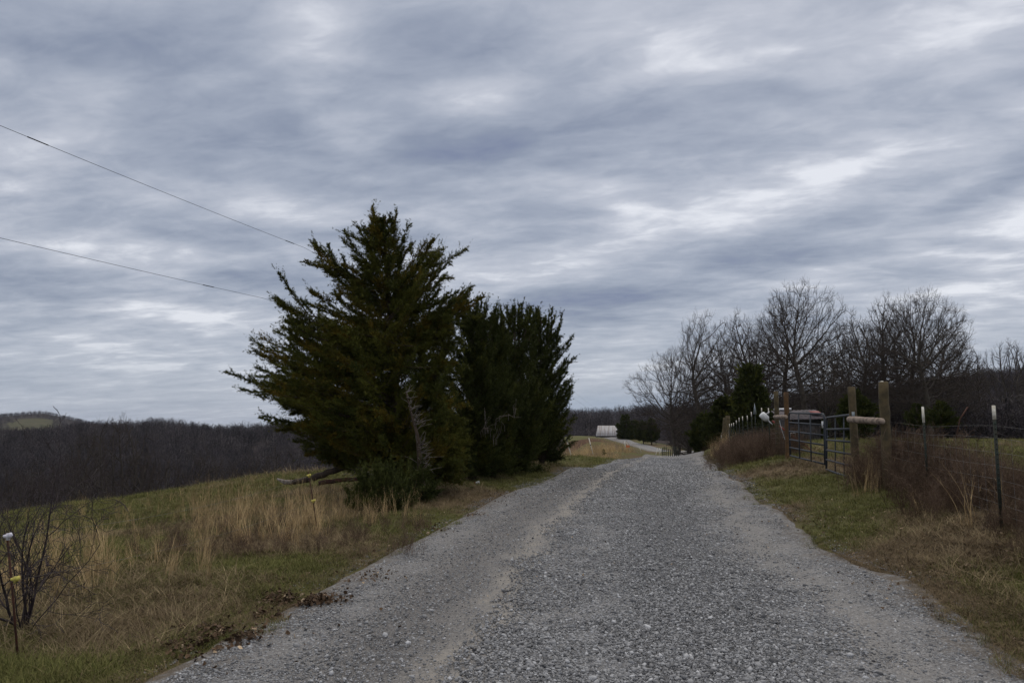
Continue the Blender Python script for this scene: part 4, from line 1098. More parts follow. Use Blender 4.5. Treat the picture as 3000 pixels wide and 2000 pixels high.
# ------------------------------------------------------------------ leafless shrub at the left border
def shrub(base_, stems, lab, name='leafless_shrub', buds=0, seed=5):
    r = np.random.default_rng(seed); base_ = np.array(base_); t = thing(name, base_, lab, 'shrub')
    S = []; tips = []
    def br(p, d, L_, rad, lvl):
        n = 7 - lvl
        for i in range(n):
            d = d + r.normal(0, .09 + .05 * lvl, 3); d /= np.linalg.norm(d); q = p + d * L_ / n; S.append((p, q, rad, rad * .9)); p = q; rad *= .9
            if lvl < 3 and i > 0 and r.random() < .95:
                a = r.normal(0, 1, 3); a -= d * a.dot(d); a /= np.linalg.norm(a); th = r.uniform(.35, .85)
                br(p, d * math.cos(th) + a * math.sin(th), L_ * r.uniform(.3, .55), rad * .55, lvl + 1)
        tips.append(p)
    for (tu, tv, td, rad) in stems:
        e_ = P(tu, tv, td) - base_; br(np.array([r.normal(0, .03), r.normal(0, .03), 0]), e_ / np.linalg.norm(e_), np.linalg.norm(e_), rad, 0)
    S_ = [np.array(x) for x in zip(*S)]
    v, f = seg_tubes(S_[0], S_[1], np.maximum(S_[2], .0016), np.maximum(S_[3], .0014), 5); mesh_np('stems', v, f, M['shrub'], t, True)
    return t, np.array(tips)
sbase = hit(62, 1848); sbase[2] -= .02
shrub(sbase, [(175, 1475, 5.9, .011), (-10, 1500, 5.9, .010), (40, 1560, 5.7, .009), (-90, 1640, 5.8, .013), (150, 1540, 6.3, .008), (60, 1600, 5.8, .008), (-60, 1750, 5.7, .012), (110, 1620, 6.1, .006), (0, 1680, 5.9, .007), (200, 1580, 5.8, .005)],
      'dark leafless shrub with branching stems at the left border of the photo', seed=12)
for i, (u, v, h) in enumerate(((20, 1505, 1.0), (70, 1498, .8), (150, 1490, .9))):
    p = hit(u, v); tips = [(u + dx_, v - 40 - 25 * abs(k), p[1] + .1 * k, .008) for k, dx_ in enumerate((-40, -10, 25, 50))]
    s_, tp = shrub(p, tips, ['small twiggy bush with yellow buds at the left edge of the pasture', 'low thorny bush behind the leafless shrub', 'thin bush on the pasture brow right of the leafless shrub'][i], 'thorn_bush', seed=30 + i)

# ------------------------------------------------------------------ electric fence on the left
def rod(pb, pt, insul, lab, colour):
    t = thing('fence_rod', pb, lab, 'fence post', 'thin electric fence rods')
    pb = np.array(pb); pt = np.array(pt); mb = MB(); mb.tube([(0, 0, -.05), (pt - pb) * .5, pt - pb], .008, 7); mb.build('rod', M['rust'], t)
    for p in insul:
        mb = MB(); q = np.array(p) - pb
        mb.tube([q + (0, 0, -.024), q + (0, 0, .022)], [.014, .014], 9); mb.tube([q + (-.034, 0, .004), q + (-.016, 0, .002), q + (.014, -.004, .008)], [.008, .014, .015], 9)
        mb.tube([q + (.012, -.008, -.006), q + (.022, -.012, .012), q + (.016, -.01, .026)], [.012, .017, .011], 9)
        mb.build('insulator', M[colour[len([c for c in t.children if c.name.startswith('insul')])]], t)
    return t
ra = hit(932, 1560); dA = ra[1]
rod(ra, P(903, 1380, dA), [P(905, 1393, dA - .02), P(918, 1467, dA - .02)], 'thin rusty rod with two yellow insulators in the golden grass', ['yellow', 'yellow'])
rb = P(62, 1840, 5.6); rb[2] = HGs(rb[0], rb[1])
rod(rb, P(20, 1560, 5.6), [P(24, 1571, 5.58), P(46, 1697, 5.58)], 'thin rusty rod with a white and a yellow insulator inside the leafless shrub', ['lilac', 'yellow'])
for lab, a, b_ in (('upper thin wire of the electric fence left of the road', P(24, 1571, 5.58), P(905, 1393, dA)), ('lower thin wire of the electric fence left of the road', P(46, 1697, 5.58), P(918, 1467, dA))):
    mb = MB(); n = 18; tt_ = np.linspace(-.25, 1, n); cvp = a + (b_ - a) * tt_[:, None]; cvp[:, 2] -= .10 * (1 - (2 * np.clip(tt_, 0, 1) - 1) ** 2)
    mb.tube(cvp, .0010, 4); tag(mb.build('electric_wire', M['wire'], None), lab, 'wire')

# ------------------------------------------------------------------ farm gate and fences on the right
def rotz(a): return np.array([[math.cos(a), -math.sin(a), 0], [math.sin(a), math.cos(a), 0], [0, 0, 1]])
def gate(pl0, pl1, pr0, pr1, lab, round_end, nst=2, latch=False):
    """bottom/top points of the hinge end (pl) and the free end (pr)"""
    pl0, pl1, pr0, pr1 = [np.array(q, float) for q in (pl0, pl1, pr0, pr1)]
    t = thing('farm_gate', pl0, lab, 'gate', 'tubular steel farm gate leaves')
    W_ = pr0 - pl0; pt = lambda s, h: (pl0 + (pr0 - pl0) * s) * (1 - h) + (pl1 + (pr1 - pl1) * s) * h - pl0
    rad = .025; mb = MB()
    L_ = np.linalg.norm(W_); c_ = .13 / L_; ch = .10
    ring = [pt(0, 0)]
    ring += [pt(0, .5), pt(0, 1 - ch), pt(c_ * .3, 1 - ch * .3), pt(c_, 1), pt(.5, 1), pt(1 - c_, 1), pt(1 - c_ * .3, 1 - ch * .3), pt(1, 1 - ch), pt(1, .5), pt(1, 0)]
    mb.tube(ring, rad, 10); mb.tube([pt(0, 0), pt(1, 0)], rad, 10); mb.build('frame', M['gate'], t, True)
    for k, h in enumerate((.19, .375, .57, .775)):
        mb = MB(); mb.tube([pt(.005, h), pt(.5, h), pt(.995, h)], rad * .92, 10); mb.build('rail', M['gate'], t, True)
    n_ = W_ / L_; nn = np.array([-n_[1], n_[0], 0])
    for s in [(k + 1) / (nst + 1) for k in range(nst)]:
        mb = MB(); a = pt(s, .0) - nn * .024; b_ = pt(s, .985) - nn * .024; w = n_ * .038; th = nn * .008
        v = [a - w - th, a + w - th, a + w + th, a - w + th, b_ - w - th, b_ + w - th, b_ + w + th, b_ - w + th]
        mb.add(v, [(0, 1, 2, 3), (7, 6, 5, 4), (0, 4, 5, 1), (1, 5, 6, 2), (2, 6, 7, 3), (3, 7, 4, 0)]); mb.build('stay', M['gate'], t)
    if latch:
        mb = MB(); q = pt(.985, .80) - nn * .03; mb.box(q + (0, 0, -.02), (.05, .012, .17)); mb.build('white_plate', M['white_clean'], t)
        mb = MB(); q = pt(.99, .55)
        pts_ = [q + (-.02, -.03, .06), q + (.04, -.05, .0), q + (.08, -.05, .01), q + (.04, -.05, -.04), q + (.0, -.04, -.09), q + (.03, -.04, -.16)]
        mb.tube(pts_, .008, 5); mb.build('chain', M['galv'], t)
    return t
gate(P(2315, 1334, 23.3), P(2311, 1209, 23.3), P(2417, 1359, 19.8), P(2415, 1212, 19.8), 'left leaf of the blue grey tube gate, in front of the shed', True, 2, True)
gate(P(2499, 1402, 15.8), P(2497, 1214, 15.8), P(2421, 1375, 19.3), P(2422, 1223, 19.3), 'right leaf of the blue grey tube gate, hung on the right brace', True, 2)
def wood_post(t, pt_top, pbase, rad, m, name='post'):
    mb = MB(); o = np.array(t.location); a = np.array(pbase) - o; b_ = np.array(pt_top) - o; n = 12
    ps = np.array([a + (b_ - a) * k / (n - 1) for k in range(n)]); ps[1:-1, :2] += r2.normal(0, rad * .05, (n - 2, 2))
    rr_ = rad * (1.06 - .1 * np.linspace(0, 1, n)) * r2.uniform(.97, 1.03, n)
    ps = np.concatenate([ps, [b_ + (b_ - a) / np.linalg.norm(b_ - a) * .012]]); rr_ = np.concatenate([rr_, [rr_[-1] * .82]])
    mb.tube(ps, rr_, 14)
    return mb.build(name, M[m], t, True)
# right brace
p1 = P(2510, 1400, 15.5); p1[2] = HGs(p1[0], p1[1]) - .1
p2 = P(2602, 1420, 13.8); p2[2] = HGs(p2[0], p2[1]) - .1
t = thing('fence_brace', p1, 'two tall greenish wooden posts joined by a pale log, right of the gate', 'fence brace', 'wooden gate braces')
wood_post(t, P(2494, 1135, 15.5), p1, .074, 'wood'); wood_post(t, P(2588, 1120, 13.8), p2, .084, 'wood')
mb = MB(); a = P(2489, 1228, 15.35) - p1; b_ = P(2583, 1234, 13.65) - p1
n = 14; ps = np.array([a + (b_ - a) * k / (n - 1) for k in range(n)]); ps = ps[[0, 0, 3, 7, 10, 13, 13]] + np.array([b_ - a]) * np.array([[-.012], [0], [0], [0], [0], [0], [.02]]); mb.tube(ps, [.045, .062, .066, .060, .064, .060, .035], 12); mb.build('crossbar', M['log'], t, True)
mb = MB(); mb.box(P(2500, 1217, 15.38) - p1, (.05, .02, .15)); mb.build('hinge_plate', M['galv'], t)
mb = MB(); mb.tube([P(2584, 1119, 13.8) - p1, P(2584, 1116, 13.8) - p1], [.045, .02], 8); mb.build('post_cap', M['white'], t)
# left brace
p1 = P(2309, 1346, 23.7); p1[2] = HGs(p1[0], p1[1]) - .1
p2 = P(2282, 1345, 26.0); p2[2] = HGs(p2[0], p2[1]) - .1
t = thing('fence_brace', p1, 'brown gate post and greenish post joined by a short pale log, left of the gate', 'fence brace', 'wooden gate braces')
wood_post(t, P(2303, 1150, 23.7), p1, .075, 'wood_rust'); wood_post(t, P(2273, 1147, 26.0), p2, .078, 'wood')
mb = MB(); a = P(2302, 1221, 23.6) - p1; b_ = P(2270, 1221, 25.9) - p1
ps = np.array([a + (b_ - a) * k / (n - 1) for k in range(n)]); ps = ps[[0, 0, 3, 7, 10, 13, 13]] + np.array([b_ - a]) * np.array([[-.012], [0], [0], [0], [0], [0], [.02]]); mb.tube(ps, [.045, .062, .066, .060, .064, .060, .035], 12); mb.build('crossbar', M['log'], t, True)
mb = MB(); mb.tube([P(2283, 1231, 25.3) - p1, P(2290, 1258, 25.0) - p1, P(2304, 1300, 23.9) - p1], [.012, .006, .006], 5); mb.build('brace_wire', M['galv'], t)
# far wooden corner
p1 = P(2134, 1318, 45); p1[2] = HGs(p1[0], 45) - .1
t = thing('wooden_post', p1, 'double wooden corner post at the far end of the row of white-tipped posts', 'fence post')
wood_post(t, P(2132, 1218, 45), p1, .13, 'wood'); wood_post(t, P(2124, 1224, 46), p1 + (-.1, 1, 0), .1, 'wood')

def tpost(t, base_, top, tiph=.16):
    o = np.array(t.location); a = np.array(base_) - o; b_ = np.array(top) - o; L_ = np.linalg.norm(b_ - a); d = (b_ - a) / L_
    X = np.array([1, 0, 0.]); Y = np.array([0, 1., 0])
    def prism(mb, s0, s1, k=1.0):
        for (w, dp, off) in ((.035 * k, .006 * k, 0), (.006 * k, .030 * k, .016)):
            A_ = a + d * s0 + Y * off; B_ = a + d * s1 + Y * off
            v = [A_ - X * w / 2 - Y * dp / 2, A_ + X * w / 2 - Y * dp / 2, A_ + X * w / 2 + Y * dp / 2, A_ - X * w / 2 + Y * dp / 2, B_ - X * w / 2 - Y * dp / 2, B_ + X * w / 2 - Y * dp / 2, B_ + X * w / 2 + Y * dp / 2, B_ - X * w / 2 + Y * dp / 2]
            mb.add(v, [(3, 2, 1, 0), (4, 5, 6, 7), (0, 1, 5, 4), (1, 2, 6, 5), (2, 3, 7, 6), (3, 0, 4, 7)])
    mb = MB(); prism(mb, 0, L_ - tiph)
    for k in range(14):    # studs along the face
        mb.box(a + d * (L_ - tiph - .05 - .055 * k) - Y * .007, (.014, .009, .018))
    sh = mb.build('steel_post', M['tpost'], t)
    mb = MB(); prism(mb, L_ - tiph - .0005, L_, 1.06); mb.build('white_tip', M['white'], sh)
    for q in (.10, .33):
        pass
    return sh
# woven wire along a line of (base, height)
def wire_mesh(t, line, hts, spacing=.3, rad=.0014):
    o = np.array(t.location); mb = MB()
    line = np.array(line); L_ = np.concatenate([[0], np.cumsum(np.linalg.norm(np.diff(line[:, :2], axis=0), axis=1))])
    ss = np.arange(0, L_[-1], .6); xs = np.interp(ss, L_, line[:, 0]); ysx = np.interp(ss, L_, line[:, 1]); zs = np.interp(ss, L_, line[:, 2])
    P0 = []; P1 = []
    for h in hts:
        w = np.stack([xs, ysx, zs + h + np.sin(ss * 1.3 + h * 9) * .008], 1) - o
        P0.append(w[:-1]); P1.append(w[1:])
    sv = np.arange(.1, L_[-1], spacing); xv = np.interp(sv, L_, line[:, 0]); yv = np.interp(sv, L_, line[:, 1]); zv = np.interp(sv, L_, line[:, 2])
    P0.append(np.stack([xv, yv, zv + hts[0]], 1) - o); P1.append(np.stack([xv, yv, zv + hts[-2]], 1) - o)
    P0 = np.concatenate(P0); P1 = np.concatenate(P1); r_ = np.full(len(P0), rad)
    v, f = seg_tubes(P0, P1, r_, r_, 4)
    return mesh_np('woven_wire', v, f, M['wire'], t)
# right-hand fence
line = [(x, y, HGs(x, y)) for (x, y) in FENCE[:6]]
t = thing('wire_fence', line[2], 'wire fence on two white-tipped steel posts above the weeds at the right border', 'fence', 'woven wire fences along the right verge')
wire_mesh(t, line, [.05, .15, .26, .38, .52, .68, .84, 1.0, 1.13])
b1 = P(2935, 1545, 8.8); b1[2] = HGs(b1[0], 8.8) - .05; tpost(t, b1, P(2911, 1187, 8.8), .155)
b1 = P(2722, 1462, 12.0); b1[2] = HGs(b1[0], 12) - .05; tpost(t, b1, P(2703, 1191, 12.0), .24)
b1 = np.array([4.75, 5.2, HGs(4.75, 5.2)]); tpost(t, b1, b1 + (0, 0, 1.35), .16)
# left-hand fence, going away over the crest
line = [(fx(y), y, HGs(fx(y), y)) for y in (24.2, 28, 33, 38, 42, 45)]
t = thing('wire_fence', line[0], 'wire fence with a receding row of white-tipped steel posts beyond the gate', 'fence', 'woven wire fences along the right verge')
wire_mesh(t, line, [.05, .18, .32, .46, .62, .78, .94, 1.1, 1.2], .35, .0016)
for (u, v) in ((2251, 1195), (2231, 1194), (2201, 1206), (2189, 1217), (2175, 1219), (2165, 1223), (2157, 1231), (2149, 1238), (2143, 1240), (2137, 1241)):
    kx = (u - 1500) / F; d = None
    for q in np.arange(24, 50, .1):
        if fx(q) / q <= kx: d = q; break
    d = d or 44
    tp = P(u, v, d); bs = np.array([tp[0] + .03, d, HGs(tp[0], d) - .05]); tpost(t, bs, tp, .19 if v < 1225 else .16)
line = [(fx(y), y, HGs(fx(y), y)) for y in (45, 50, 56, 65)]
t = thing('wire_fence', line[0], 'far wire fence dropping behind the crest past the double wooden post', 'fence', 'woven wire fences along the right verge')
wire_mesh(t, line, [.05, .3, .55, .8, 1.0, 1.1, 1.2], .5, .002)
for (u, v, d) in ((2121, 1251, 49), (2119, 1256, 52), (2117, 1261, 55), (2115, 1267, 58.5), (2113, 1274, 62)):
    tp = P(u, v, d); bs = np.array([tp[0], d, min(HGs(tp[0], d), tp[2] - 1.0)]); tpost(t, bs, tp, .25)
# white jug on the fence, red boom, grey cone
jp = P(2241, 1222, 26.4)
t = thing('plastic_jug', jp, 'white plastic jug hanging upside down on the fence left of the gate', 'jug')
mb = MB(); ax = np.array([.62, 0, -.62]); ax /= np.linalg.norm(ax)
prof = [(-.17, .05), (-.165, .095), (-.12, .115), (.04, .115), (.09, .10), (.13, .05), (.15, .028), (.17, .028)]
mb.tube([ax * a for a, _ in prof], [b for _, b in prof], 12); mb.build('body', M['white_clean'], t, True)
mb = MB(); mb.tube([(.02, -.02, .10), (.10, -.02, .15), (.15, -.02, .19)], .014, 7); mb.build('handle', M['white_clean'], t, True)
mb = MB(); mb.tube([ax * .165, ax * .34], [.018, .014], 7); mb.build('spout', M['white_clean'], t, True)
a = P(2262, 1232, 26.8); b_ = P(2377, 1318, 26.2)
t = thing('farm_boom', a, 'long red metal boom slanting down behind the left gate leaf', 'farm equipment')
mb = MB(); mb.tube([(0, 0, 0), (b_ - a) * .5, b_ - a], [.028, .035, .02], 8); mb.build('pole', M['red'], t)
mb = MB(); q = (b_ - a); mb.tube([q * .72, q * .78, q * .84], [.02, .06, .02], 8); mb.build('joint', M['rust'], t)
mb = MB(); c0 = P(2326, 1298, 26.3) - a; mb.add([c0 + (0, 0, .05), c0 + (.10, 0, .1), c0 + (.2, .02, -.12), c0 + (.12, .0, -.16), c0 + (0, .03, .05), c0 + (.1, .03, .1), c0 + (.2, .05, -.12), c0 + (.12, .03, -.16)], [(0, 1, 2, 3), (7, 6, 5, 4), (0, 4, 5, 1), (1, 5, 6, 2), (2, 6, 7, 3), (3, 7, 4, 0)]); mb.build('blade', M['rust'], t)
mb = MB(); c0 = P(2323, 1275, 26.2); t = thing('square_hoop', c0, 'small white square hoop hanging behind the left gate leaf', 'hoop')
s_ = .075
mb.tube([(-s_, 0, s_), (-s_, 0, -s_ * 1.1), (s_, 0, -s_), (s_ * 1.05, 0, s_ * 1.2), (-s_, 0, s_)], .009, 6); mb.build('rim', M['white_clean'], t)
cp_ = P(2212, 1213, 34.5); t = thing('metal_cone', cp_, 'pointed grey metal cone behind the fence, left of the white jug', 'cone')
mb = MB(); mb.tube([(0, 0, 0), (-.01, 0, .48)], [.075, .004], 14); mb.build('cone', M['galv'], t, True)
mb = MB(); mb.tube([(0, 0, -.9), (0, 0, .02)], .02, 8); mb.build('stake', M['tpost'], t)
b_ = P(2800, 1262, 42); t = thing('rusty_pipe', b_, 'rusty pipe slanting up out of the pasture between the two right steel posts', 'pipe')
mb = MB(); mb.tube([(0, 0, -.4), P(2812, 1228, 42) - b_, P(2835, 1192, 42) - b_], [.035, .035, .045], 8); mb.build('pipe', M['rust'], t, True)

# ------------------------------------------------------------------ little shed behind the gate
d = 52; sb_ = P(2345, 1291, d); sb_[2] = HGs(sb_[0], d)
t = thing('shed', sb_, 'little weathered shed with a corrugated roof behind the left gate leaf', 'shed')
w_, dep, hl, hr = 2.0, 1.8, 1.6, 1.65
mb = MB()
for k in range(11):
    mb.box((-w_ / 2 + (k + .5) * w_ / 11, -dep / 2 + r2.normal(0, .006), hl / 2), (w_ / 11 - .012, .03, hl + r2.normal(0, .01)))
for s in (-1, 1):
    for k in range(9): mb.box((s * (w_ / 2 + .005), -dep / 2 + .03 + (k + .5) * (dep - .03) / 9, hl / 2 + .08), (.03, (dep - .03) / 9 - .012, hl + .14))
mb.box((0, dep / 2, hl / 2 + .15), (w_, .03, hl + .3)); mb.box((0, 0, .4), (w_ - .1, dep - .12, .78))
mb.build('wall', M['plank'], t)
mb = MB(); nx_ = 45; ro = []
for j, (yy_, zz_) in enumerate(((-dep / 2 - .35, hl + .02), (dep / 2 + .1, hl + .62))):
    for i in range(nx_):
        xx_ = -w_ / 2 - .55 + (w_ + 1.0) * i / (nx_ - 1); ro.append((xx_, yy_, zz_ + .018 * math.sin(i * 1.7) + .10 * (i / nx_) ))
ro = np.array(ro); v = np.concatenate([ro, ro - (0, 0, .015)])
f = [(i, i + 1, nx_ + i + 1, nx_ + i) for i in range(nx_ - 1)] + [(2 * nx_ + i + 1, 2 * nx_ + i, 3 * nx_ + i, 3 * nx_ + i + 1) for i in range(nx_ - 1)] + [(i + 1, i, 2 * nx_ + i, 2 * nx_ + i + 1) for i in range(nx_ - 1)]
mb.add(v, f)
mroof = mat('old_roof_sheet', (0.115, 0.10, 0.11), .8, scale=3, col2=(0.05, 0.045, 0.05), bump=.2); rf = mb.build('roof', mroof, t)
mb = MB(); mb.box((.95, -.35, hl + .50), (.62, .85, .02), np.array([[1, 0, 0], [0, math.cos(.27), -math.sin(.27)], [0, math.sin(.27), math.cos(.27)]])); mb.build('red_patch', M['red'], rf)
mb = MB(); mb.tube([(-1.35, dep / 2 + .05, hl + .72), (-.2, dep / 2 + .05, hl + .76)], .07, 8); mb.build('white_pipe', M['white_clean'], rf, True)
mb = MB(); mb.box((0, -dep / 2 - .02, hl - .12), (w_ + .1, .02, .3)); mb.build('painted_shade_strip', M['shade'], t)  # dark strip laid on the front wall to imitate shade below the eave

# ------------------------------------------------------------------ white posts beyond the cedars
WG = 'leaning white rods along the left verge beyond the cedars'
WP = [(1660, 1284, 1674, 1338, 48, 'white leaning rod closest to the right side of the cedars'),
      (1725, 1283, 1737, 1327, 60, 'white leaning rod with a black band, second from the cedars'),
      (1830, 1292, 1833, 1323, 68, 'white upright rod beside the orange flag'),
      (1836, 1296, 1845, 1318, 72, 'short white rod leaning left just behind the orange flag'),
      (1873, 1309, 1879, 1324, 76, 'thin short white rod between the orange flag and the far wire gate'),
      (1927, 1312, 1920, 1334, 66, 'white rod leaning right, left of the far wire gate'),
      (1932, 1312, 1933, 1328, 70, 'stubby grey white rod between the two right-leaning rods'),
      (1938, 1312, 1932, 1330, 68, 'white rod leaning right against the far wire gate')]
for i, (u0, v0, u1, v1, d, lab) in enumerate(WP):
    tp = P(u0, v0, d); bs = P(u1, v1, d); t = thing('white_rod', bs, lab, 'fence post', WG)
    mb = MB(); dv = tp - bs; mb.tube([-dv * .1, dv * .5, dv], .03 if i < 4 else .022, 8); rd = mb.build('rod', M['white'], t)
    mb = MB(); mb.tube([dv * .985, dv * 1.01], .034 if i < 4 else .026, 8); mb.build('cap', M['white_clean'], rd)
    if i == 1:
        mb = MB(); mb.tube([dv * .52, dv * .58], .05, 8); mb.build('black_band', M['wire_black'], t)
fp = P(1834, 1307, 67.6); t = thing('marker_flag', fp, 'small orange flag tied to a white rod beyond the crest', 'flag')
mb = MB(); gx_ = np.linspace(0, .30, 6); v = np.array([(x, .03 * math.sin(x * 22), z) for z in (-.10, .10) for x in gx_]); v = np.concatenate([v, v + (0, .01, 0)])
f = [(i, i + 1, 7 + i, 6 + i) for i in range(5)] + [(12 + i + 1, 12 + i, 18 + i, 19 + i) for i in range(5)]; mb.add(v, f); mb.build('cloth', M['orange'], t)
wg = P(1968, 1334, 62); t = thing('wire_gate', wg, 'dark wire panel rolled at the left road edge on the crest', 'fence panel')
mb = MB()
for k in range(9): mb.tube([(-.75 + k * .16, .1 * math.sin(k), -.05), (-.72 + k * .16, .1 * math.sin(k), .6 + .12 * math.sin(k * 1.3))], .03, 6)
for h in (.1, .25, .4, .55): mb.tube([(-.8, 0, h), (-.2, .08, h + .08), (.6, 0, h + .03)], .015, 5)
mb.build('wire_panel', M['tpost'], t)

# ------------------------------------------------------------------ barn, cedars, utility poles in the distance
d = 255; bc = P(1778, 1285, d); bc[2] = Hs(bc[0], d) - .2
t = thing('barn', bc, 'old barn with a tall streaked tin roof beside the far bend of the road', 'barn', rz=R(-6))
mb = MB(); L_ = 6.4; mb.box((0, 2, .55), (L_, 4.4, 1.7)); mb.build('wall', M['plank'], t)
rfm = bpy.data.materials.new('streaked_tin'); rfm.use_nodes = True; T = NT(rfm.node_tree); rfm.node_tree.nodes.clear()
oc = T.n('ShaderNodeTexCoord').outputs['Object']; st_ = T.noise(T.vmath('MULTIPLY', oc, (2.2, .12, .12)), 2.2, 5, .7); s2_ = T.noise(oc, .8, 4, .6)
cc = T.mix(T.maprange(st_, .4, .62, 0, .8), (0.38, 0.39, 0.42), (0.17, 0.135, 0.12)); cc = T.mix(T.maprange(s2_, .5, .7, 0, .5), cc, (0.20, 0.14, 0.11))
T.n('ShaderNodeOutputMaterial', {0: T.n('ShaderNodeBsdfPrincipled', {'Base Color': cc, 'Roughness': .6}).outputs[0]})
mb = MB(); h0, h1 = .75, 4.0
v = [(-L_ / 2 - .3, -.7, h0), (L_ / 2 + .5, -.7, h0), (L_ / 2 - .1, 2.1, h1), (-L_ / 2 + .3, 2.1, h1), (-L_ / 2 - .3, 4.9, h0), (L_ / 2 + .5, 4.9, h0)]
v2 = [(a, b, c - .08) for a, b, c in v]
mb.add(v + v2, [(0, 1, 2, 3), (3, 2, 5, 4), (7, 6, 9, 8), (8, 9, 10, 11), (0, 6, 7, 1), (4, 5, 11, 10)]); mb.build('roof', rfm, t)
for s_ in (-1, 1):
    mb = MB(); x_ = s_ * L_ / 2; mb.add([(x_, 0, 1.4), (x_, 4.2, 1.4), (x_ - s_ * .25, 2.1, 3.8), (x_ - s_ * .1, 0, 1.4), (x_ - s_ * .1, 4.2, 1.4), (x_ - s_ * .35, 2.1, 3.8)], [(0, 1, 2), (3, 5, 4)]); mb.add([(x_, 0, 1.4), (x_, 4.2, 1.4), (x_ - s_ * .1, 4.2, 1.4), (x_ - s_ * .1, 0, 1.4)], [(0, 1, 2, 3)]); mb.build('gable', M['plank'], t)

def ball_cedar(u, vt, vb, wpx, d, lab, seed, grp, trunk=True, mats=('cedar_dark', 'cedar'), shape=None, n=90, name='cedar_tree'):
    top = P(u, vt, d); x = top[0]; gz = Hs(x, d); r1 = np.random.default_rng(seed); rr = wpx / 2 / F * d; zb = P(u, vb, d)[2]
    sh = shape or ([0, .15, .45, .75, 1], [.55, .9, 1, .7, .12]); prof = lambda t: rr * np.interp(t, *sh)
    LL = column_limbs(x, d, zb, top[2], prof, n, r1, .35)
    LL = [(a, b, .14 * (top[2] - zb) ) for a, b, c in LL]
    s = (top[2] - zb)
    return cedar(name, lab, grp, seed, (x, d, gz - .05), [(x, d, gz - .05), (x, d, gz + s * .4), (x, d, top[2] - .15 * s)], LL, K=9, dens=14 / max(s / 3, 1), ll=.06 * s, lw=.012 * s, fine=.12, mats=mats, trunk_r=.03 * s)
FG = 'small rounded evergreens beside the far bend of the road'
ball_cedar(1832, 1219, 1290, 56, 225, 'largest rounded evergreen, beside the tin-roofed barn', 101, FG)
ball_cedar(1864, 1234, 1290, 46, 228, 'rounded evergreen just right of the largest one by the barn', 102, FG)
ball_cedar(1884, 1236, 1290, 50, 200, 'rounded evergreen on a thin stem, second from the right by the far road', 103, FG)
ball_cedar(1908, 1230, 1292, 50, 195, 'rounded evergreen on a thin stem, rightmost by the far road', 104, FG)
EG = 'dark evergreens among the bare trees'
ball_cedar(2198, 1085, 1285, 132, 62, 'large pointed dark evergreen behind the white-tipped posts', 105, EG, n=150, shape=([0, .2, .5, .8, 1], [.9, 1, .8, .42, .06]))
ball_cedar(2120, 1170, 1310, 120, 66, 'broad dark evergreen left of the pointed one, near the road', 106, EG, n=120)
ball_cedar(2060, 1215, 1320, 90, 72, 'dark evergreen over the right side of the dipping road', 107, EG, n=90)
ball_cedar(2505, 1150, 1278, 110, 46, 'dark evergreen behind the right gate post', 108, EG, n=120)
ball_cedar(2400, 1215, 1284, 60, 55, 'small dark evergreen seen through the gate right of the shed', 109, EG, n=60)
ball_cedar(2755, 1178, 1250, 90, 50, 'dark evergreen between the right brace and the far right steel posts', 110, EG, n=90)
ball_cedar(2685, 1185, 1250, 70, 53, 'small dark evergreen just right of the tallest wooden post', 111, EG, n=60)
# tiny cedar sprout in the tan grass
ball_cedar(1768, 1315, 1333, 20, 52, 'tiny reddish sapling in the tan grass beyond the crest', 114, None, n=14, name='sapling')

def utility_pole(x, y, zt, lab, rad=.14, arm=True):
    gz = Hs(x, y) - .3; t = thing('utility_pole', (x, y, gz), lab, 'utility pole', 'wooden utility poles')
    mb = MB(); mb.tube([(0, 0, 0), (0, 0, (zt - gz) * .5), (0, 0, zt - gz)], [rad * 1.25, rad * 1.1, rad * .85], 10); mb.build('pole', M['pole'], t, True)
    mb = MB(); mb.tube([(0, 0, zt - gz), (0, 0, zt - gz + .12), (0, 0, zt - gz + .2)], [.03, .06, .03], 8); mb.build('insulator', M['galv'], t)
    return t
pf = P(1829, 1218, 235); utility_pole(pf[0], 235, pf[2], 'far utility pole in front of the rounded evergreens by the barn', .16)
ph = (2.05, 70.0, 7.5); utility_pole(*ph, 'utility pole hidden behind the cedar row')
for (u, vt, vb, d, lab) in ((2068, 1242, 1322, 88, 'pale utility pole at the right edge of the far road'), (2042, 1276, 1318, 96, 'short pale post left of the pale utility pole')):
    q = P(u, vt, d); t = utility_pole(q[0], d, q[2], lab, .13)
def power_wire(p_list, sag, lab, splices, rad=.0065):
    t = thing('power_line', p_list[0], lab, 'power line', 'overhead wires crossing the sky'); o = np.array(p_list[0], float); mb = MB(); allp = []
    for a, b_, s in zip(p_list[:-1], p_list[1:], sag):
        a = np.array(a, float); b_ = np.array(b_, float); tt_ = np.linspace(0, 1, 40); c_ = a + (b_ - a) * tt_[:, None]; c_[:, 2] -= s * 4 * tt_ * (1 - tt_); allp.append(c_ if not allp else c_[1:])
    ap = np.concatenate(allp); mb.tube(ap - o, rad, 6); mb.build('wire', M['wire_black'], t)
    for (u, v) in splices:
        pu, pv = proj(ap[:, 0], ap[:, 1], ap[:, 2]); ok = ap[:, 1] > 3
        k = np.argmin(np.where(ok, np.abs(pu - u), 1e9)); dd = ap[min(k + 1, len(ap) - 1)] - ap[k]; dd /= np.linalg.norm(dd)
        f_ = .3; mb = MB(); mb.tube([ap[k] - o - dd * f_, ap[k] - o, ap[k] - o + dd * f_], rad * 2.3, 6); mb.build('splice', M['wire_black'], t)
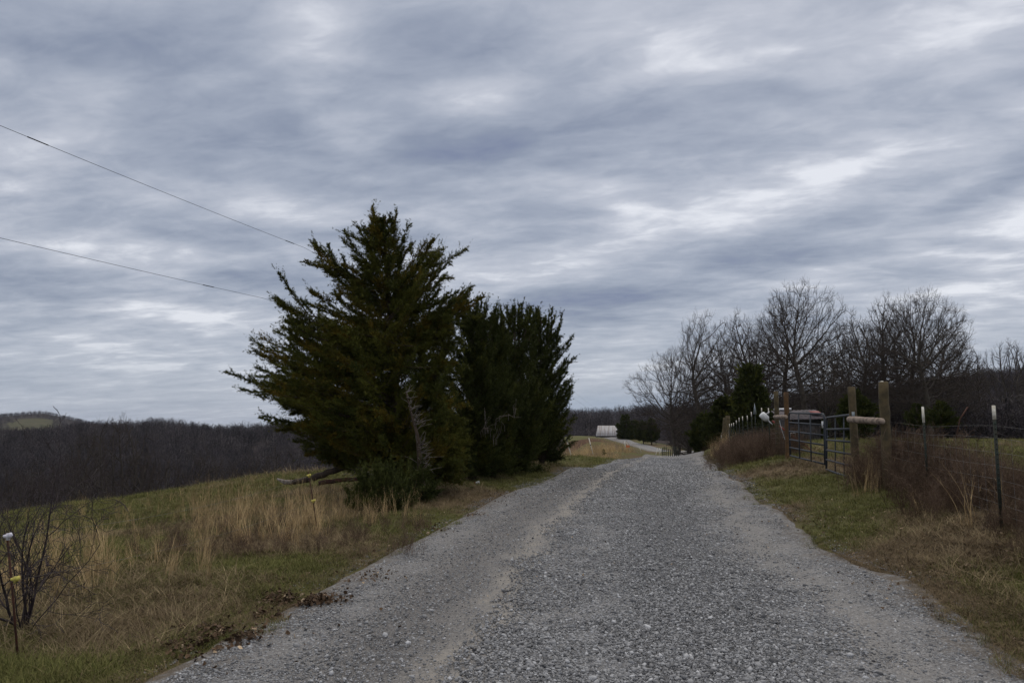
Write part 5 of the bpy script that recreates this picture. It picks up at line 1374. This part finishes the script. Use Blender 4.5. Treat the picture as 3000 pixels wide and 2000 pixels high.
# near ends run on past the camera's left
def near_end(a, ph_, y): a = np.array(a); b_ = np.array(ph_); return a + (a - b_) * ((a[1] - y) / (b_[1] - a[1]))
A1 = P(0, 368, 17.5); e1 = near_end(A1, (2.05, 70, 7.5), -20); e1[2] = A1[2] + .6
power_wire([e1, A1, P(890, 725, 30.6), (2.05, 70, 7.6), (pf[0], 235, pf[2] - .1)], [.12, .03, .35, 2.2], 'upper power line slanting down from the left border to the largest cedar', [(122, 418), (850, 708)])
A2 = P(0, 697, 21); e2 = near_end(A2, (2.05, 70, 6.0), -20); e2[2] = A2[2] + .5
power_wire([e2, A2, P(770, 873, 32), (2.05, 70, 6.2), (pf[0], 235, pf[2] - 1.4)], [.12, .02, .25, 1.5], 'lower power line running from the left border into the largest cedar', [(618, 843)])

# litter by the verge
lp = hit(1396, 1418); t = thing('litter_cup', lp, 'crushed white and red cup lying on the left verge near the cedars', 'cup')
mb = MB(); mb.tube([(-.02, 0, .03), (.07, -.02, .045)], [.03, .04], 10); mb.build('cup', M['white_clean'], t, True)
mb = MB(); mb.tube([(-.055, 0, .02), (-.02, 0, .03)], [.03, .031], 10); mb.build('red_end', M['red'], t, True)

# ------------------------------------------------------------------ woodland on the hills (too many to count)
items = []
for k in range(6):
    kw = [dict(height=11, crown_w=.62, fork=.2, n_att=420, kill=.8, step=.6, base_h=.15, twigs=1), dict(height=11, crown_w=.5, fork=.25, n_att=380, kill=.8, step=.6, base_h=.2, twigs=1)][k % 2]
    P0, P1, R0, R1, L_ = bare_segments(500 + k, **kw); s = 11 / P1[:, 2].max(); P0 *= s; P1 *= s
    R0 = np.clip(R0, .03, .16); R1 = np.clip(R1, .024, .16)
    v, f = seg_tubes(P0, P1, R0, R1, 3); items.append((v, f, M['twig_pale' if k == 5 else 'twig_far']))
wood_col = proto_collection('woodland_kind', items)
def wood_pts(n, y0, y1, umin, umax, power=1.0, fn=None):
    q = rng.random(n); y = (y0 ** .6 + q * (y1 ** .6 - y0 ** .6)) ** (1 / .6) ; x = rng.uniform(umin, umax, n) * y
    return x, y
X_ = []; Y_ = []
for (n, y0, y1, a, b_) in ((5200, 58, 330, -1.0, .02), (9500, 300, 640, -1.0, .95), (5200, 80, 330, .20, 1.1), (14000, 900, 1900, -1.0, .0), (900, 45, 140, -1.4, -.30)):
    x, y = wood_pts(n, y0, y1, a, b_); X_.append(x); Y_.append(y)
X_ = np.concatenate(X_); Y_ = np.concatenate(Y_)
ok = forest(X_, Y_) & (edge_dist(X_, Y_) > 4)
hz_ = H(X_, Y_)
u0, v0 = proj(X_, Y_, hz_); u1, v1 = proj(X_, Y_, hz_ + 11)
inc = (Y_ > 900) & (in_poly(u0, v0, CLR) | in_poly(u0, v1 + 2, CLR) | in_poly(u0, (v0 + v1) / 2, CLR))
# keep the sight of the pasture and barn open
ok &= ~inc
ok &= ~((X_ > -2) & (X_ < 48) & (Y_ < 275) & ((X_ < xr(Y_) + 3) | (X_ < .196 * Y_)))
X_, Y_, hz_ = X_[ok], Y_[ok], hz_[ok]; n = len(X_)
sc = rng.uniform(.6, 1.0, n) * (.8 + .4 * fnoise(X_, Y_, 45, 9)) * np.where(Y_ < 300, .88, 1.0)
sc = np.where(Y_ > 900, sc * .8, sc); sc = np.where((X_ < 0) & (Y_ < 130), sc * .62, sc); sc = np.where((X_ > 0) & (Y_ < 250), sc * .62, sc)
scatter('woodland', np.stack([X_, Y_, hz_ - .2], 1), np.stack([rng.normal(0, .04, n), rng.normal(0, .04, n), rng.uniform(0, 6.28, n)], 1), np.stack([sc * 1.35, sc * 1.35, sc], 1), np.where(rng.random(n) < .07, 5, rng.integers(0, 5, n)), wood_col,
        'leafless brown woodland covering the hills across the valley')
print('points', len(CP), 'woodland', n)

# ------------------------------------------------------------------ thin air that blues the far hills
hm = bpy.data.materials.new('haze'); hm.use_nodes = True; T = NT(hm.node_tree); hm.node_tree.nodes.clear()
pv = T.n('ShaderNodeVolumePrincipled', {'Color': (0.80, 0.86, 1.0, 1), 'Density': 0.00004, 'Anisotropy': 0.1})
T.t.links.new(pv.outputs[0], T.n('ShaderNodeOutputMaterial').inputs['Volume'])
zlo = float(GZ.min()) - 1.0; zhi = max(float(GZ.max()), float((hz_ + 12).max()), 20.0) + 2.0
mb = MB(); mb.box((0, 1350, (zlo + zhi) / 2), (6100, 3800, zhi - zlo)); hz_o = mb.build('haze', hm, None)
tag(hz_o, 'faint bluish winter haze over the valley', kind='stuff')
